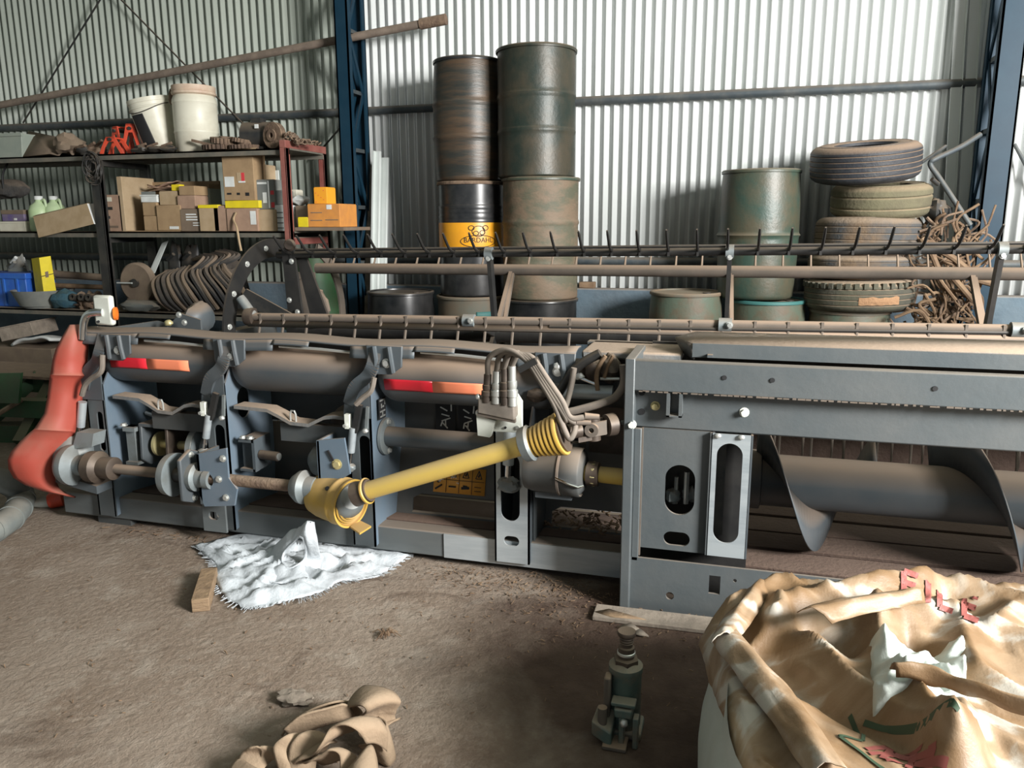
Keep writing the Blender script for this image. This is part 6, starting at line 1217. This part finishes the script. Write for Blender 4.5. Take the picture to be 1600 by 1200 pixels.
MB().plate([(-5.1, 4.05, .30), (-4.62, 4.05, .32), (-4.62, 4.1, .52), (-4.95, 4.1, .50)], (0, .02, 0)).build('guard_plate', 'greenpaint', gm); MB().lathe([(.03, 0), (.16, .0), (.17, .03), (.03, .05)], (-5.05, 4.0, .42), (.3, -1, 0), 24, closed=True).build('wheel', 'rust', gm)
MB().box(-5.6, -4.5, 4.35, 4.8, .42, .44).build('deck', 'rust', gm)
gc = thing('green_hopper', 'green hopper standing on the floor behind the reel end ring', 'hopper', (-3.0, 5.15, 0)); MB().lathe([(.16, 0), (.2, .02), (.22, .75), (.17, .95), (.12, 1.25), (.13, 1.28), (.10, 1.28)], (-3.0, 5.2, 0), n=28).build('body', 'greenpaint', gc); MB().lathe([(.21, 0), (.235, .0), (.235, .03), (.21, .03)], (-3.0, 5.2, .74), n=28, closed=True).build('rim', 'greenpaint', gc); MB().box(-3.02, -2.94, 4.985, 5.0, 1.02, 1.06).build('latch', 'amber', gc)
# ---- tangle of scrap bars by the wide column, with a bent pipe frame on it
rnd = random.Random(21); tb_ = MB(); tb2 = MB()
for k in range(170):
    x = rnd.uniform(1.10, 1.50); z = rnd.uniform(.55, 1.50); y = 5.80+rnd.uniform(-.12, .12)-.12*(1.5-z); L_ = rnd.uniform(.10, .32); a = rnd.gauss(2.1, .7); d = Vector((math.cos(a), rnd.uniform(-.3, .3), math.sin(a))); c = Vector((x, y, z)); n2 = Vector((-d.z, 0, d.x))*rnd.uniform(-.10, .10)
    pts = [c-d*L_/2, c+n2, c+d*L_/2]; (tb_ if k % 3 else tb2).tube(spline(pts, 4), rnd.uniform(.005, .011), 6)
for k in range(24):
    x = rnd.uniform(1.08, 1.52); a = rnd.gauss(1.6, .35); c = Vector((x, 5.75+rnd.uniform(-.1, .1), .35)); d = Vector((math.cos(a)*.4, rnd.uniform(-.1, .1), .36)); tb2.tube([c-d, c, c+d], .009, 6)
sc = thing('scrap_tangle', 'tangle of rusty bent bars heaped between the tyres and the wide blue column', 'scrap', (1.3, 5.8, 0))
tb_.build('bent_bars', 'strap', sc, kind='stuff'); tb2.build('bent_bars', 'rust', sc, kind='stuff')
for i, (pts, r_) in enumerate(([(1478, 400), (1500, 412), (1520, 425)], .02), ([(1462, 428), (1500, 436), (1545, 446)], .022), ([(1440, 372), (1460, 400), (1472, 418)], .02), ([(1495, 430), (1512, 452), (1520, 475)], .018)) if False else enumerate([([(1470, 392), (1492, 405), (1515, 425)], .02), ([(1505, 430), (1530, 438), (1552, 444)], .02), ([(1440, 372), (1455, 395), (1465, 418)], .018), ([(1490, 435), (1505, 452), (1520, 470)], .018)]):
    MB().tube(spline([at(x, y, 5.6) for x, y in pts], 5), r_, 8).build('bar', 'strap', sc)
bf = thing('bent_pipe', 'bent grey pipe frame leaning from the scrap tangle to the wide blue column', 'pipe', at(1455, 258, 5.85))
MB().tube(spline([at(1516, 352, 5.8), at(1490, 312, 5.82), at(1466, 276, 5.85), at(1456, 262, 5.86), at(1454, 254, 5.86), at(1462, 248, 5.86), at(1500, 230, 5.92), at(1532, 210, 5.98)], 6), .017, 12).build('pipe', 'girt', bf)
MB().cyl(at(1466, 288, 5.83), at(1456, 280, 5.80), .014, n=10).build('spigot', 'darksteel', bf); MB().tube([at(1440, 254, 6.2), at(1478, 228, 6.3)], .012, 8).build('thin_arm', 'girt', bf)
lumpobj('dark_fitting', 1464, 318, 5.85, (.07, .06, .08), 44, 'darksteel', 'small dark fitting perched on top of the scrap tangle', 'fitting', 1.46)
p = at(905, 442, 6.40); o = MB().box(p.x+.0, p.x+.13, 6.38, 6.46, .971, 1.02).build('half_brick', 'strap', bevel=.006); tag(o, 'half brick lying on the dado ledge beside the beige green drum', 'brick')
# ---- chaff and straw on the floor
rnd = random.Random(11); st_ = MB()
def straw(cx, cy, n_, sx, sy, smax=.02):
    for k in range(n_):
        x, y = rnd.gauss(cx, sx), rnd.gauss(cy, sy); a = rnd.uniform(0, 6.28); l = rnd.uniform(.004, smax); d = Vector((math.cos(a)*l, math.sin(a)*l, rnd.uniform(0, .004))); c = Vector((x, y, .004+rnd.random()*.004)); st_.tube([c-d, c+d], rnd.uniform(.0008, .0022), 4)
straw(-.75, 2.97, 420, .35, .07, .010); straw(-.55, 2.80, 160, .25, .12, .009); straw(-2.6, 3.02, 40, .15, .03, .02); straw(-1.25, 2.55, 60, .5, .2, .007); straw(-.1, 2.4, 70, .3, .3, .008); straw(-1.6, 2.0, 90, .6, .3, .006)
o = st_.build('floor_chaff', 'strap', kind='stuff'); tag(o, 'bits of straw and chaff scattered over the floor before the header', 'chaff')
q = atz(604, 993, 0); tf = MB(); rnd = random.Random(9)
for k in range(36):
    a = rnd.uniform(0, 6.28); l = rnd.uniform(.015, .06); tf.tube([(q.x+rnd.uniform(-.01, .01), q.y, .004), (q.x+math.cos(a)*l*.6, q.y+math.sin(a)*l*.5, .02), (q.x+math.cos(a)*l, q.y+math.sin(a)*l, .006)], .0016, 4)
o = tf.build('straw_tuft', 'strap', kind='stuff'); tag(o, 'small tuft of straw on the open floor in front of the white woven sack', 'straw')
